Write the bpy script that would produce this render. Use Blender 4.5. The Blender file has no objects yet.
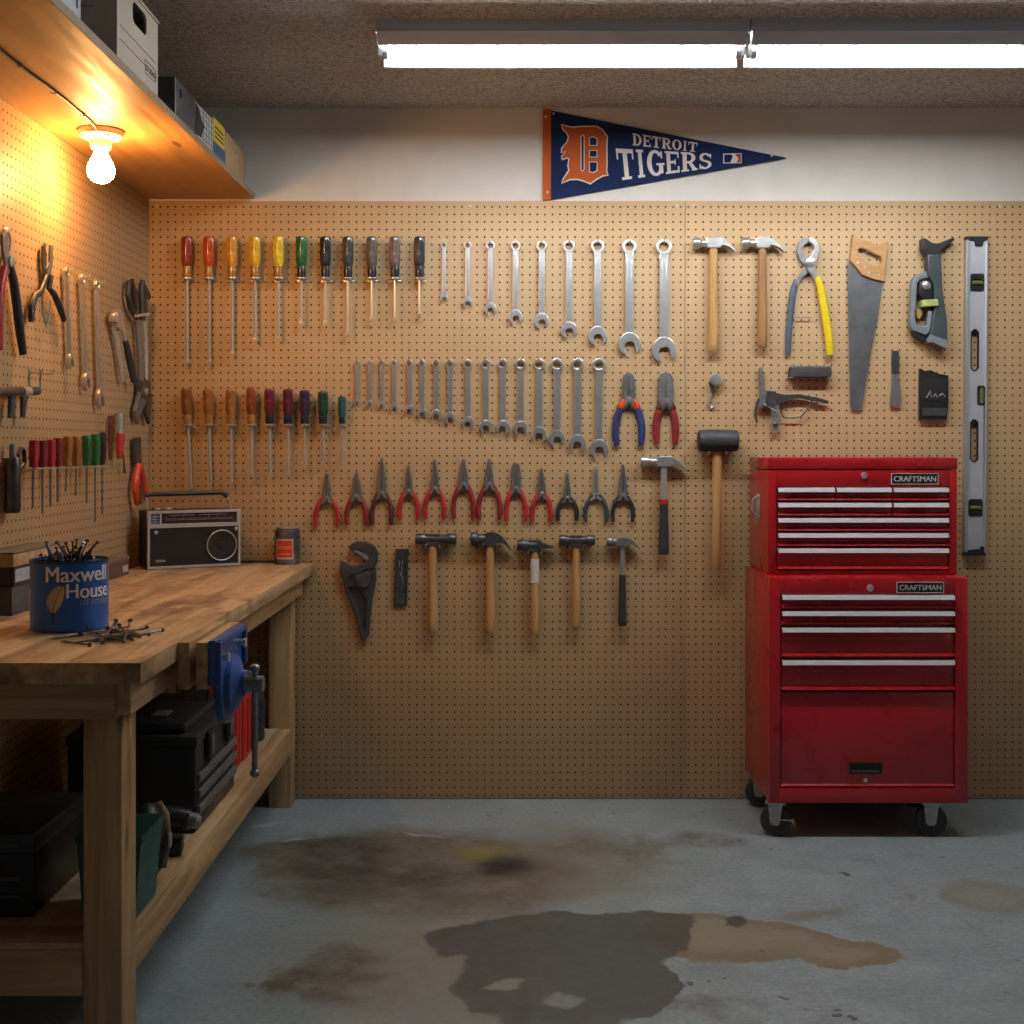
import bpy, bmesh, math, random
from mathutils import Vector, Matrix
random.seed(7)
scene = bpy.context.scene
COL = scene.collection
PI = math.pi
# ---------------------------------------------------------------- camera model (image taken as 1024 x 1024)
D, F, CX, CY, H = 4.2, 1247.0, 511.0, 448.0, 1.182      # wall distance, focal px, vanishing point, eye height
XL = -1.219                                              # left wall
CEIL = 2.33
def at_depth(px, py, d):                                 # point at distance d in front of the eye
    return Vector(((px-CX)*d/F, d-D, H-(py-CY)*d/F))
def on_floor(px, py):
    d = H*F/(py-CY); return ((px-CX)*d/F, d-D)
def on_left(px, py, off=0.012):
    d = (XL+off)*F/(px-CX); return Vector((XL, d-D, H-(py-CY)*d/F))
cam_d = bpy.data.cameras.new('camera'); cam = bpy.data.objects.new('camera', cam_d); COL.objects.link(cam)
cam.location = (0, -D, H); cam.rotation_euler = (PI/2, 0, 0)
cam_d.sensor_width = 36; cam_d.lens = F/1024*36; cam_d.shift_x = 1/1024; cam_d.shift_y = -64/1024
cam_d.clip_start = 0.05
scene.camera = cam

# ---------------------------------------------------------------- materials
class N:
    def __init__(s, name):
        s.m = bpy.data.materials.new(name); s.m.use_nodes = True
        s.t = s.m.node_tree; s.b = s.t.nodes['Principled BSDF']; s.out = s.t.nodes['Material Output']
    def n(s, typ, **kw):
        x = s.t.nodes.new(typ)
        for k, v in kw.items(): setattr(x, k, v)
        return x
    def l(s, a, b): s.t.links.new(a, b)
    def val(s, sock, v):
        if hasattr(v, 'is_output'): s.l(v, sock)
        else: sock.default_value = v
    def math(s, op, a, b=0.0, c=0.0, clamp=False):
        x = s.n('ShaderNodeMath', operation=op); x.use_clamp = clamp
        for i, v in enumerate((a, b, c)): s.val(x.inputs[i], v)
        return x.outputs[0]
    def obj(s): return s.n('ShaderNodeTexCoord').outputs['Object']
    def mapping(s, vec, loc=(0,0,0), rot=(0,0,0), scale=(1,1,1), typ='POINT'):
        x = s.n('ShaderNodeMapping', vector_type=typ); s.l(vec, x.inputs['Vector'])
        x.inputs['Location'].default_value = loc; x.inputs['Rotation'].default_value = rot; x.inputs['Scale'].default_value = scale
        return x.outputs[0]
    def noise(s, vec, scale, detail=4, rough=.55, dist=0):
        x = s.n('ShaderNodeTexNoise'); s.l(vec, x.inputs['Vector'])
        x.inputs['Scale'].default_value = scale; x.inputs['Detail'].default_value = detail
        x.inputs['Roughness'].default_value = rough; x.inputs['Distortion'].default_value = dist
        return x
    def ramp(s, fac, stops, interp='LINEAR'):
        x = s.n('ShaderNodeValToRGB'); x.color_ramp.interpolation = interp; s.l(fac, x.inputs[0])
        e = x.color_ramp.elements
        while len(e) < len(stops): e.new(.5)
        for q, (p, c) in zip(e, stops):
            q.position = p; q.color = (*c, 1) if len(c) == 3 else c
        return x.outputs[0]
    def mr(s, v, a, b, c=0, d=1, smooth=True):
        x = s.n('ShaderNodeMapRange', interpolation_type='SMOOTHSTEP' if smooth else 'LINEAR'); s.val(x.inputs[0], v)
        for i, q in enumerate((a, b, c, d)): x.inputs[i+1].default_value = q
        return x.outputs[0]
    def mix(s, fac, a, b, mode='MIX'):
        x = s.n('ShaderNodeMix', data_type='RGBA', blend_type=mode); s.val(x.inputs[0], fac)
        for i, v in ((6, a), (7, b)):
            if hasattr(v, 'is_output'): s.l(v, x.inputs[i])
            else: x.inputs[i].default_value = (*v, 1)
        return x.outputs[2]
    def col(s, v):
        if hasattr(v, 'is_output'): s.l(v, s.b.inputs['Base Color'])
        else: s.b.inputs['Base Color'].default_value = (*v, 1)
    def set(s, **kw):
        for k, v in kw.items(): s.val(s.b.inputs[k.replace('_', ' ')], v)
    def bump(s, h, strength=.3, dist=.002):
        x = s.n('ShaderNodeBump'); s.l(h, x.inputs['Height']); x.inputs['Strength'].default_value = strength
        x.inputs['Distance'].default_value = dist; s.l(x.outputs[0], s.b.inputs['Normal'])

_cache = {}
def simple(name, c, rough=.5, metal=0.0, var=.18, scale=40, coat=0, bump=0, spec=.5):
    """plain surface with a little uneven wear"""
    if name in _cache: return _cache[name]
    k = N(name); o = k.obj(); nz = k.noise(o, scale, 3)
    lo = tuple(max(0, x*(1-var)) for x in c); hi = tuple(min(1, x*(1+var)) for x in c)
    k.col(k.ramp(nz.outputs[0], [(.3, lo), (.7, hi)]))
    dr = .015 if metal else .07
    k.set(Metallic=metal, Roughness=k.mr(nz.outputs[0], .3, .7, max(.03, rough-dr), min(1, rough+dr)))
    k.b.inputs['Specular IOR Level'].default_value = spec
    if coat: k.b.inputs['Coat Weight'].default_value = coat; k.b.inputs['Coat Roughness'].default_value = .08
    if bump: k.bump(nz.outputs[0], bump)
    _cache[name] = k.m
    return k.m

def pegboard(name, ax):
    k = N(name); o = k.obj()
    sep = k.n('ShaderNodeSeparateXYZ'); k.l(o, sep.inputs[0])
    P = .0254
    u = k.math('SUBTRACT', k.math('FRACT', k.math('DIVIDE', sep.outputs[ax], P)), .5)
    v = k.math('SUBTRACT', k.math('FRACT', k.math('DIVIDE', sep.outputs[2], P)), .5)
    r = k.math('MULTIPLY', k.math('SQRT', k.math('ADD', k.math('MULTIPLY', u, u), k.math('MULTIPLY', v, v))), P)
    hole = k.mr(r, .0024, .0038, 1, 0)
    big = k.noise(o, 2.2, 5, .6); fine = k.noise(o, 260, 3, .7)
    base = k.ramp(big.outputs[0], [(.3, (.43, .274, .138)), (.7, (.53, .350, .186))])
    base = k.mix(.35, base, k.ramp(fine.outputs[0], [(.35, (.32, .19, .075)), (.65, (.66, .45, .22))]))
    k.col(k.mix(hole, base, (.040, .023, .011)))
    k.set(Roughness=k.mr(hole, 0, 1, .5, .95)); k.b.inputs['Specular IOR Level'].default_value = .4
    k.bump(k.math('SUBTRACT', k.math('MULTIPLY', fine.outputs[0], .08), hole), .6, .003)
    return k.m

def wood(name, a, b, axis='y', rough=.55, knots=True, scale=1.0, dirt=0.0):
    k = N(name); o = k.obj()
    st = {'x': (1.2, 16, 16), 'y': (16, 1.2, 16), 'z': (16, 16, 1.2)}[axis]
    m = k.mapping(o, scale=tuple(q*scale for q in st))
    g = k.noise(m, 2.0, 6, .6, .6); g2 = k.noise(m, 9.0, 3, .5)
    mid = tuple((x+y)/2 for x, y in zip(a, b))
    c = k.ramp(g.outputs[0], [(.28, a), (.5, mid), (.72, b)])
    c = k.mix(.25, c, k.ramp(g2.outputs[0], [(.35, a), (.65, b)]), 'MULTIPLY') if dirt == 0 else c
    if knots:
        km = k.mapping(o, scale=tuple(q*.35 for q in (st[0]**.5*2.2, st[1]**.5*2.2, st[2]**.5*2.2)))
        vo = k.n('ShaderNodeTexVoronoi'); k.l(km, vo.inputs['Vector']); vo.inputs['Scale'].default_value = 2.1
        kn = k.mr(vo.outputs['Distance'], .03, .10, 1, 0)
        c = k.mix(k.math('MULTIPLY', kn, .75), c, tuple(x*.25 for x in a))
    if dirt:
        dn = k.noise(k.mapping(o, scale=(1, .6, 1)), 7, 6, .65); d2 = k.noise(o, 28, 5, .7)
        c = k.mix(k.math('MULTIPLY', k.mr(dn.outputs[0], .48, .68), dirt), c, (.10, .05, .022))
        c = k.mix(k.math('MULTIPLY', k.mr(d2.outputs[0], .58, .72), dirt*.8), c, (.05, .03, .018))
    k.col(c); k.set(Roughness=k.mr(g.outputs[0], .3, .7, rough-.08, rough+.1))
    k.bump(g.outputs[0], .25, .002)
    return k.m

def emit(name, c, s):
    k = N(name); k.col((.9, .9, .9)); k.set(Roughness=.3)
    k.b.inputs['Emission Color'].default_value = (*c, 1); k.b.inputs['Emission Strength'].default_value = s
    return k.m

def floor_material():
    k = N('painted_concrete'); o = k.obj()
    big = k.noise(o, 1.6, 6, .62); med = k.noise(o, 9, 6, .7); fin = k.noise(o, 70, 4, .7)
    c = k.ramp(big.outputs[0], [(.3, (.17, .225, .245)), (.7, (.27, .325, .34))])
    c = k.mix(.4, c, k.ramp(med.outputs[0], [(.35, (.13, .165, .175)), (.7, (.40, .45, .455))]))
    c = k.mix(.2, c, k.ramp(fin.outputs[0], [(.35, (.06, .07, .07)), (.65, (.5, .54, .53))]))
    w1 = k.noise(o, 4.5, 8, .62)
    def warped(amt):
        x = k.n('ShaderNodeVectorMath', operation='SUBTRACT'); k.l(w1.outputs['Color'], x.inputs[0]); x.inputs[1].default_value = (.5, .5, .5)
        y = k.n('ShaderNodeVectorMath', operation='SCALE'); k.l(x.outputs[0], y.inputs[0]); y.inputs['Scale'].default_value = amt
        z = k.n('ShaderNodeVectorMath', operation='ADD'); k.l(o, z.inputs[0]); k.l(y.outputs[0], z.inputs[1])
        return z.outputs[0]
    W = {a: warped(a) for a in (.22, .42)}
    def ell(px, py, wpx, hpx, soft, rot=0, warp=.22):
        X, Y = on_floor(px, py); X0, _ = on_floor(px-wpx, py); _, Ya = on_floor(px, py-hpx); _, Yb = on_floor(px, py+hpx)
        m = k.mapping(W[warp], loc=(X, Y, 0), rot=(0, 0, rot), scale=(X-X0, (Ya-Yb)/2, 1), typ='TEXTURE')
        f = k.n('ShaderNodeVectorMath', operation='MULTIPLY'); k.l(m, f.inputs[0]); f.inputs[1].default_value = (1, 1, 0)
        ln = k.n('ShaderNodeVectorMath', operation='LENGTH'); k.l(f.outputs[0], ln.inputs[0])
        return k.mr(ln.outputs['Value'], 1-soft, 1, 1, 0)
    def union(L):
        r = L[0]
        for q in L[1:]: r = k.math('MAXIMUM', r, q)
        return r
    mod = k.mr(med.outputs[0], .3, .6, .55, 1)
    fine = k.mr(k.noise(o, 16, 7, .72).outputs[0], .32, .62, .25, 1)
    def lay(c, mask, amt, colr, tex=None):
        m = k.math('MULTIPLY', mask, amt)
        if tex: m = k.math('MULTIPLY', m, tex)
        return k.mix(m, c, colr)
    # wide tan film, then old brown soaked-in oil, soft edged
    c = lay(c, union([ell(440, 965, 270, 100, .8, 0, .42), ell(560, 862, 160, 56, .8, 0, .42)]), .80, (.175, .155, .098), mod)
    c = lay(c, union([ell(400, 868, 190, 54, .45, 0, .42), ell(300, 854, 72, 30, .4, 0, .42), ell(480, 880, 120, 44, .5, 0, .42)]), .92, (.105, .085, .046), mod)
    c = lay(c, union([ell(350, 868, 72, 40, .7, 0, .42), ell(335, 844, 56, 12, .7), ell(418, 880, 70, 24, .8)]), .92, (.050, .040, .030), fine)
    c = lay(c, ell(480, 852, 48, 11, .9), .75, (.25, .19, .045), mod)
    c = lay(c, ell(505, 866, 46, 17, .85), .95, (.014, .011, .010))
    c = lay(c, union([ell(648, 850, 40, 26, .6, 0, .42), ell(705, 838, 48, 12, .5), ell(590, 846, 70, 20, .9)]), .75, (.12, .098, .066), fine)
    c = lay(c, union([ell(800, 915, 40, 4, .6, .35), ell(902, 897, 14, 6, .8)]), .5, (.20, .14, .06))
    # tan puddle mark with a crisp edge
    tan = [ell(745, 940, 100, 22, .08), ell(838, 952, 64, 15, .08, -.1), ell(700, 930, 62, 17, .1)]
    s = union(tan)
    rim = k.math('SUBTRACT', s, union([ell(745, 940, 86, 16, .4), ell(838, 952, 52, 10, .4, -.1), ell(700, 930, 50, 12, .4)]), clamp=True)
    c = lay(c, s, .85, (.225, .185, .105), k.mr(med.outputs[0], .25, .6, .7, 1))
    c = lay(c, rim, .5, (.15, .105, .05))
    # fresh dark oil puddle
    s = union([ell(560, 940, 118, 30, .08), ell(612, 986, 72, 36, .08), ell(490, 940, 62, 20, .1), ell(640, 930, 60, 20, .1), ell(728, 921, 16, 8, .2), ell(520, 985, 62, 34, .12), ell(560, 1015, 80, 26, .12)])
    hole = union([ell(512, 987, 16, 7, .4), ell(560, 1003, 26, 7, .5, .2)])
    s = k.math('SUBTRACT', s, hole, clamp=True)
    c = lay(c, s, .92, (.064, .068, .064), k.mr(med.outputs[0], .25, .6, .86, 1))
    wet = s
    # other patches
    c = lay(c, ell(318, 980, 66, 32, .5, 0, .42), .95, (.085, .062, .034), fine)
    c = lay(c, ell(252, 986, 34, 14, .7, 0, .42), .8, (.13, .07, .03), k.mr(k.noise(o, 30, 5, .7).outputs[0], .5, .6))
    c = lay(c, ell(700, 1005, 60, 20, .8, 0, .42), .7, (.11, .09, .065), fine)
    q = k.math('SUBTRACT', ell(992, 896, 58, 17, .35), k.math('MULTIPLY', ell(992, 896, 50, 14, .6), .45), clamp=True)
    c = lay(c, q, .75, (.185, .16, .085), mod)
    for (x, y, a, b_) in ((828, 1004, 5, 2), (824, 1012, 6, 2.2), (842, 1017, 6, 2.2), (848, 1021, 7, 2.5), (705, 979, 4, 1.5), (688, 981, 6, 1.5), (785, 994, 4, 1.6), (848, 872, 5, 2), (724, 975, 3, 1.2)):
        c = lay(c, ell(x, y, a, b_, .3, 0, .22), .85, (.05, .045, .04))
    # drips and chips
    vo = k.n('ShaderNodeTexVoronoi'); k.l(o, vo.inputs['Vector']); vo.inputs['Scale'].default_value = 13
    reg = k.mr(k.noise(o, 1.9, 3, .5).outputs[0], .52, .62)
    c = k.mix(k.math('MULTIPLY', k.mr(vo.outputs['Distance'], .06, .12, .8, 0), reg), c, (.06, .045, .035))
    v2 = k.n('ShaderNodeTexVoronoi'); k.l(W[.22], v2.inputs['Vector']); v2.inputs['Scale'].default_value = 21
    c = k.mix(k.math('MULTIPLY', k.mr(v2.outputs['Distance'], .03, .07, .7, 0), k.mr(big.outputs[0], .45, .6)), c, (.5, .52, .52))
    sc = union([ell(268, 824, 26, 3, .8, .35), ell(295, 838, 22, 2.5, .8, .5), ell(420, 835, 30, 2, .9, -.3)])
    c = k.mix(k.math('MULTIPLY', sc, .55), c, (.5, .53, .53))
    k.col(c)
    rr = k.mr(med.outputs[0], .3, .7, .42, .62)
    k.set(Roughness=k.math('SUBTRACT', rr, k.math('MULTIPLY', wet, .12)))
    k.bump(k.math('ADD', k.math('MULTIPLY', fin.outputs[0], .4), med.outputs[0]), .25, .003)
    return k.m

def ceiling_material():
    k = N('popcorn_ceiling'); o = k.obj()
    a = k.noise(o, 95, 5, .8); b = k.noise(o, 2, 3)
    c = k.ramp(a.outputs[0], [(.40, (.32, .305, .285)), (.55, (.92, .88, .82))])
    c = k.mix(.25, c, k.ramp(b.outputs[0], [(.3, (.42, .40, .37)), (.7, (.62, .58, .54))]))
    k.col(c); k.set(Roughness=.95); k.bump(a.outputs[0], 1.0, .012)
    return k.m

M_PEG_B = pegboard('pegboard_back', 0); M_PEG_L = pegboard('pegboard_left', 1)
M_PLASTER = simple('plaster', (.63, .60, .55), .85, 0, .05, 8, 0, .05)
M_CEIL = ceiling_material(); M_FLOOR = floor_material()
M_TOP = wood('bench_top_wood', (.30, .165, .07), (.70, .46, .235), 'y', .5, True, 1.3, .75)
M_WY = wood('pine_along', (.30, .17, .07), (.72, .50, .26), 'y'); M_WX = wood('pine_across', (.30, .17, .07), (.72, .50, .26), 'x')
M_WZ = wood('pine_upright', (.30, .17, .07), (.70, .485, .25), 'z')
M_SHELF = wood('plywood_shelf', (.40, .205, .065), (.62, .37, .14), 'y', .5, True, .8)
M_PLYLOW = wood('plywood_low', (.34, .23, .125), (.56, .41, .25), 'y', .7, False, .8, .3)
M_HANDLE = wood('hickory_handle', (.42, .22, .075), (.66, .42, .18), 'z', .42, False, 2.5)
M_HANDLE2 = wood('darker_hickory', (.28, .13, .045), (.50, .28, .11), 'z', .42, False, 2.5)
M_SAWH = wood('beech_saw_handle', (.50, .27, .10), (.66, .40, .18), 'x', .4, False, 2)
M_CHROME = simple('chrome_steel', (.72, .73, .74), .30, .75, .05, 60)
M_WORN = simple('worn_steel', (.60, .60, .59), .30, .8, .07, 22)
M_STEEL = simple('dark_steel', (.24, .24, .24), .42, .6, .16, 90)
M_IRON = simple('black_iron', (.085, .085, .086), .38, .55, .25, 80, 0, .1)
M_SHANK = simple('shank_steel', (.60, .56, .50), .33, .65, .06, 60)
M_JAW = simple('plier_steel', (.20, .195, .19), .40, .55, .2, 120)
M_RUBBER = simple('black_rubber', (.03, .03, .032), .55, 0, .25, 40)
M_BLACK = simple('black_plastic', (.014, .014, .015), .42, 0, .3, 30)
M_RED = simple('red_enamel', (.40, .007, .011), .30, 0, .03, 6, .25)
M_ALU = simple('drawer_trim_aluminium', (.86, .83, .85), .35, .25, .03, 30)
M_GRIPRED = simple('red_grip', (.42, .028, .025), .4, 0, .2, 40)
M_GRIPDRED = simple('dark_red_grip', (.24, .02, .02), .45, 0, .25, 40)
M_GRIPBRN = simple('red_brown_grip', (.10, .022, .018), .45, 0, .3, 40)
M_GRIPORG = simple('orange_red_grip', (.60, .06, .02), .4, 0, .15, 40)
M_GRIPBLU = simple('blue_grip', (.030, .042, .15), .42, 0, .2, 40)
M_GRIPBLK = simple('black_grip', (.022, .023, .025), .45, 0, .25, 40)
M_GRIPGRY = simple('slate_grip', (.05, .062, .062), .45, 0, .25, 40)
M_GRIPSLT = simple('blue_grey_grip', (.07, .10, .135), .45, 0, .2, 40)
M_YEL = simple('yellow_grip', (.80, .58, .015), .4, 0, .1, 40)
M_WHITE = simple('white_ceramic', (.80, .77, .70), .35, 0, .05, 20)
M_FIX = simple('painted_fixture', (.50, .57, .66), .4, 0, .04, 10)
M_REFL = simple('white_reflector', (.85, .86, .88), .3, 0, .03, 10)

# ---------------------------------------------------------------- mesh building
class MB:
    def __init__(s): s.v = []; s.f = []
    def add(s, V, Fc, M=None):
        b = len(s.v)
        s.v += [tuple(M @ Vector(p)) if M else tuple(p) for p in V]
        s.f += [tuple(b+i for i in q) for q in Fc]
        return s
    def frombm(s, bm, M=None):
        bm.verts.index_update()
        s.add([v.co[:] for v in bm.verts], [[v.index for v in f.verts] for f in bm.faces], M); bm.free(); return s
    def bx(s, x0, x1, y0, y1, z0, z1, bev=0, M=None):
        bm = bmesh.new(); bmesh.ops.create_cube(bm, size=1)
        for v in bm.verts:
            v.co = Vector((x0+(v.co.x+.5)*(x1-x0), y0+(v.co.y+.5)*(y1-y0), z0+(v.co.z+.5)*(z1-z0)))
        if bev: bmesh.ops.bevel(bm, geom=bm.edges[:], offset=bev, segments=2, affect='EDGES', profile=.5)
        return s.frombm(bm, M)
    def tube(s, pts, r, n=10, M=None, flat=1.0, cap=True):
        pts = [Vector(p) for p in pts]; R = r if isinstance(r, (list, tuple)) else [r]*len(pts)
        V = []; Fc = []; up = None
        for i, p in enumerate(pts):
            t = (pts[min(i+1, len(pts)-1)]-pts[max(i-1, 0)]).normalized()
            if up is None:
                up = Vector((0, 1, 0)) if abs(t.y) < .9 else Vector((1, 0, 0))
            up = (up-t*up.dot(t)).normalized(); sd = t.cross(up)
            for j in range(n):
                a = 2*PI*j/n; V.append(p+up*math.cos(a)*R[i]*flat+sd*math.sin(a)*R[i])
        for i in range(len(pts)-1):
            for j in range(n):
                k = (j+1) % n; Fc.append((i*n+j, i*n+k, (i+1)*n+k, (i+1)*n+j))
        if cap:
            Fc.append(tuple(range(n))[::-1]); Fc.append(tuple((len(pts)-1)*n+j for j in range(n)))
        return s.add(V, Fc, M)
    def lathe(s, prof, n=20, M=None, flute=None):
        """profile [(r,z)] turned about z; flute=(count,depth) makes a fluted grip"""
        V = []; Fc = []
        for (r, z, *fl) in prof:
            for j in range(n):
                a = 2*PI*j/n; q = r
                if flute and fl and fl[0]: q = r*(1-flute[1]*fl[0]*(.5+.5*math.cos(a*flute[0])))
                V.append((q*math.cos(a), q*math.sin(a), z))
        for i in range(len(prof)-1):
            for j in range(n):
                k = (j+1) % n; Fc.append((i*n+j, i*n+k, (i+1)*n+k, (i+1)*n+j))
        Fc.append(tuple(range(n))[::-1]); Fc.append(tuple((len(prof)-1)*n+j for j in range(n)))
        return s.add(V, Fc, M)
    def prism(s, loops, y0, y1, bev=0, M=None, res=1):
        """outline(s) in the x-z plane, later loops are holes; solid from y0 to y1"""
        c = bpy.data.curves.new('tmp', 'CURVE'); c.dimensions = '2D'; c.fill_mode = 'BOTH'
        th = abs(y1-y0)/2; bev = min(bev, th*.9)
        c.extrude = th-bev; c.bevel_depth = bev; c.bevel_resolution = res; c.offset = -bev
        for L in loops:
            sp = c.splines.new('POLY'); sp.points.add(len(L)-1); sp.use_cyclic_u = True
            for q, p in zip(sp.points, L): q.co = (p[0], p[1], 0, 1)
        o = bpy.data.objects.new('tmp', c); me = bpy.data.meshes.new_from_object(o)
        ym = (y0+y1)/2
        s.add([(v.co.x, ym-v.co.z, v.co.y) for v in me.vertices], [tuple(p.vertices) for p in me.polygons], M)
        bpy.data.objects.remove(o); bpy.data.curves.remove(c); bpy.data.meshes.remove(me); return s
    def text(s, body, size, depth, bold=0.0, M=None, fn=None, align='LEFT'):
        c = bpy.data.curves.new('tmp', 'FONT'); c.body = body; c.size = size; c.extrude = depth/2; c.offset = bold; c.align_x = align
        o = bpy.data.objects.new('tmp', c); me = bpy.data.meshes.new_from_object(o)
        P = [(v.co.x, -v.co.z, v.co.y) for v in me.vertices]
        if fn: P = [fn(*p) for p in P]
        s.add(P, [tuple(p.vertices) for p in me.polygons], M)
        bpy.data.objects.remove(o); bpy.data.curves.remove(c); bpy.data.meshes.remove(me); return s
    def ball(s, c, r, n=14, sc=(1, 1, 1), M=None):
        bm = bmesh.new(); bmesh.ops.create_uvsphere(bm, u_segments=n, v_segments=max(6, n*2//3), radius=1)
        for v in bm.verts: v.co = Vector(c)+Vector((v.co.x*r*sc[0], v.co.y*r*sc[1], v.co.z*r*sc[2]))
        return s.frombm(bm, M)
    def mesh(s, name, mat, angle=35):
        me = bpy.data.meshes.new(name); me.from_pydata(s.v, [], s.f); me.update()
        bm = bmesh.new(); bm.from_mesh(me); bmesh.ops.recalc_face_normals(bm, faces=bm.faces[:]); bm.to_mesh(me); bm.free()
        me.shade_smooth(); me.set_sharp_from_angle(angle=math.radians(angle))
        me.materials.append(mat); return me
    def build(s, name, mat, parent=None, loc=(0, 0, 0), rot=(0, 0, 0), angle=35, label=None):
        o = bpy.data.objects.new(name, s.mesh(name, mat, angle)); COL.objects.link(o)
        o.location = loc; o.rotation_euler = rot
        if parent: o.parent = parent
        if label: o['label'] = label
        return o
def box(*a): return MB().bx(*a)
def tag(o, label, cat, group=None, kind=None):
    o['label'] = label; o['category'] = cat
    if group: o['group'] = group
    if kind: o['kind'] = kind
    return o
def thing(name, label, cat, loc=(0, 0, 0), rz=0, group=None):
    o = bpy.data.objects.new(name, None); COL.objects.link(o); o.empty_display_size = .05
    o.location = loc; o.rotation_euler = (0, 0, rz); return tag(o, label, cat, group)
def structure(name, mb, mat):
    o = mb.build(name, mat); o['kind'] = 'structure'; return o
def RY(a): return Matrix.Rotation(a, 4, 'Y')
def TR(x, y, z): return Matrix.Translation((x, y, z))
def circ(cx, cz, r, n=20, a0=0, a1=2*PI, rz=None):
    m = n if abs(a1-a0-2*PI) < 1e-6 else n+1
    return [(cx+r*math.cos(a0+(a1-a0)*i/n), cz+(rz or r)*math.sin(a0+(a1-a0)*i/n)) for i in range(m)]
def ext(mb, prof, x0, x1, M=None):
    """closed (y,z) profile extruded along x"""
    n = len(prof)
    V = [(x0, y, z) for y, z in prof]+[(x1, y, z) for y, z in prof]
    Fc = [(i, (i+1) % n, n+(i+1) % n, n+i) for i in range(n)]+[tuple(range(n))[::-1], tuple(range(n, 2*n))]
    return mb.add(V, Fc, M)
# ================================================================ the room
XR, YF = 2.6, -5.6
structure('floor', box(XL-.1, XR+.1, YF, .1, -.1, 0), M_FLOOR)
structure('ceiling', box(XL-.1, XR+.1, YF, .1, CEIL, CEIL+.1), M_CEIL)
PT = 2.014                                               # top edge of the pegboard
structure('wall_back', box(XL-.1, XR+.1, .0065, .1, 0, CEIL), M_PLASTER)
structure('wall_left', box(XL-.1, XL-.0065, YF, .0065, 0, CEIL), M_PLASTER)
structure('wall_right', box(XR, XR+.1, YF, .0065, 0, CEIL), M_PLASTER)
seam = at_depth(685, 500, D).x
b = MB().bx(XL, seam-.0012, 0, .0065, .004, PT, .0008)
p = structure('wall_back_pegboard', b, M_PEG_B)
b = MB().bx(seam+.0012, XR, 0, .0065, .004, PT, .0008)
p = structure('wall_back_pegboard', b, M_PEG_B)
b = MB().bx(XL-.0065, XL, YF, -.0015, .004, 2.019, .0008)
p = structure('wall_left_pegboard', b, M_PEG_L)
# screws along the top edge of the boards
for i, px in enumerate((157, 470, 677, 693, 1000)):
    q = at_depth(px, 206, D)
    o = MB().lathe([(.0045, 0), (.0045, .0012), (.002, .0022)], 10, Matrix.Rotation(PI/2, 4, 'X')).build('screw', M_WORN, None, (q.x, 0, q.z))
    tag(o, 'small steel screw in the top edge of the back pegboard', 'screw', 'screws along the pegboard top')

# ================================================================ high shelf and what stands on it
SX, SZ = -.864, 2.02
t = thing('wall_shelf', 'long plywood shelf high on left wall with bulb holder under it', 'shelf', (XL, -1.4, SZ))
box(0, SX-XL, -1.6, 1.392, 0, .018).build('board', M_SHELF, t)
box(SX-XL, SX-XL+.003, -1.6, 1.392, -.001, .019).build('edge_strip', simple('raw_edge', (.30, .21, .12), .7), t)
ST = SZ+.018
M_CARD = simple('white_card', (.50, .44, .35), .8, 0, .06, 8); M_CARD2 = simple('brown_card', (.36, .25, .13), .8, 0, .1, 10)
M_INK = simple('dark_ink', (.03, .03, .035), .7)
def dY(px, X): return X*F/(px-CX)-D                      # where along y the plane X shows at column px
# archive box
bx0, y0, y1 = SX+.002-.31, dY(116, SX), dY(157, SX)
t = thing('archive_box', 'white cardboard archive box with a hand hole, on the high shelf', 'box', (SX+.002, y0, ST))
L = y1-y0; hh = .178
b = MB()                                                 # long side with a real hand hole, turned to face +x
S = Matrix.Rotation(PI/2, 4, 'Z')
b.prism([[(0, 0), (L, 0), (L, hh), (0, hh)], [(L*.36, hh*.70), (L*.40, hh*.65), (L*.66, hh*.65), (L*.70, hh*.70), (L*.70, hh*.88), (L*.66, hh*.93), (L*.40, hh*.93), (L*.36, hh*.88)]], 0, .006, 0, S)
b.bx(-.31, -.3045, 0, L, 0, hh); b.bx(-.304, -.0065, 0, .006, 0, hh); b.bx(-.304, -.0065, L-.006, L, 0, hh); b.bx(-.304, -.0065, .0065, L-.0065, 0, .006)
b.build('carton', M_CARD, t)
b = MB().bx(-.312, .003, -.003, L+.003, hh+.0005, hh+.006); b.build('lid', M_CARD, t)
b = MB()
b.bx(.0002, .0008, L*.06, L*.94, .076, .0775); b.bx(.0002, .0008, L*.06, L*.66, .045, .0465)
for z0 in (.028, .058): b.bx(.0002, .0008, L*.66, L*.93, z0, z0+.002)
b.bx(.0002, .0008, L*.66, L*.665, .028, .06); b.bx(.0002, .0008, L*.925, L*.93, .028, .06)
b.bx(-.20, -.05, -.0008, -.0002, .06, .0615); b.bx(-.20, -.05, -.0008, -.0002, .11, .1115)
b.build('printed_lines', M_INK, t)
b = MB().text('STORAGE', .020, .0006, 0, TR(.0005, L*.675, .036) @ S); b.build('lettering', M_INK, t)
# pale bin
y0, y1 = -4.2+2.16, dY(82, SX)
t = thing('storage_bin', 'pale blue grey plastic bin at the near end of high shelf', 'bin', (SX, y0, ST))
b = MB().bx(-.28, 0, 0, y1-y0, 0, .16, .008); b.build('tub', simple('pale_plastic', (.34, .38, .42), .5), t)
b = MB().bx(-.285, .004, -.004, y1-y0+.004, .16, .172, .004)
for i in range(5): b.bx(-.001, .003, .04+i*.07, .046+i*.07, .02, .15)
b.build('rim', simple('pale_plastic_rim', (.40, .44, .48), .5), t)
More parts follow.
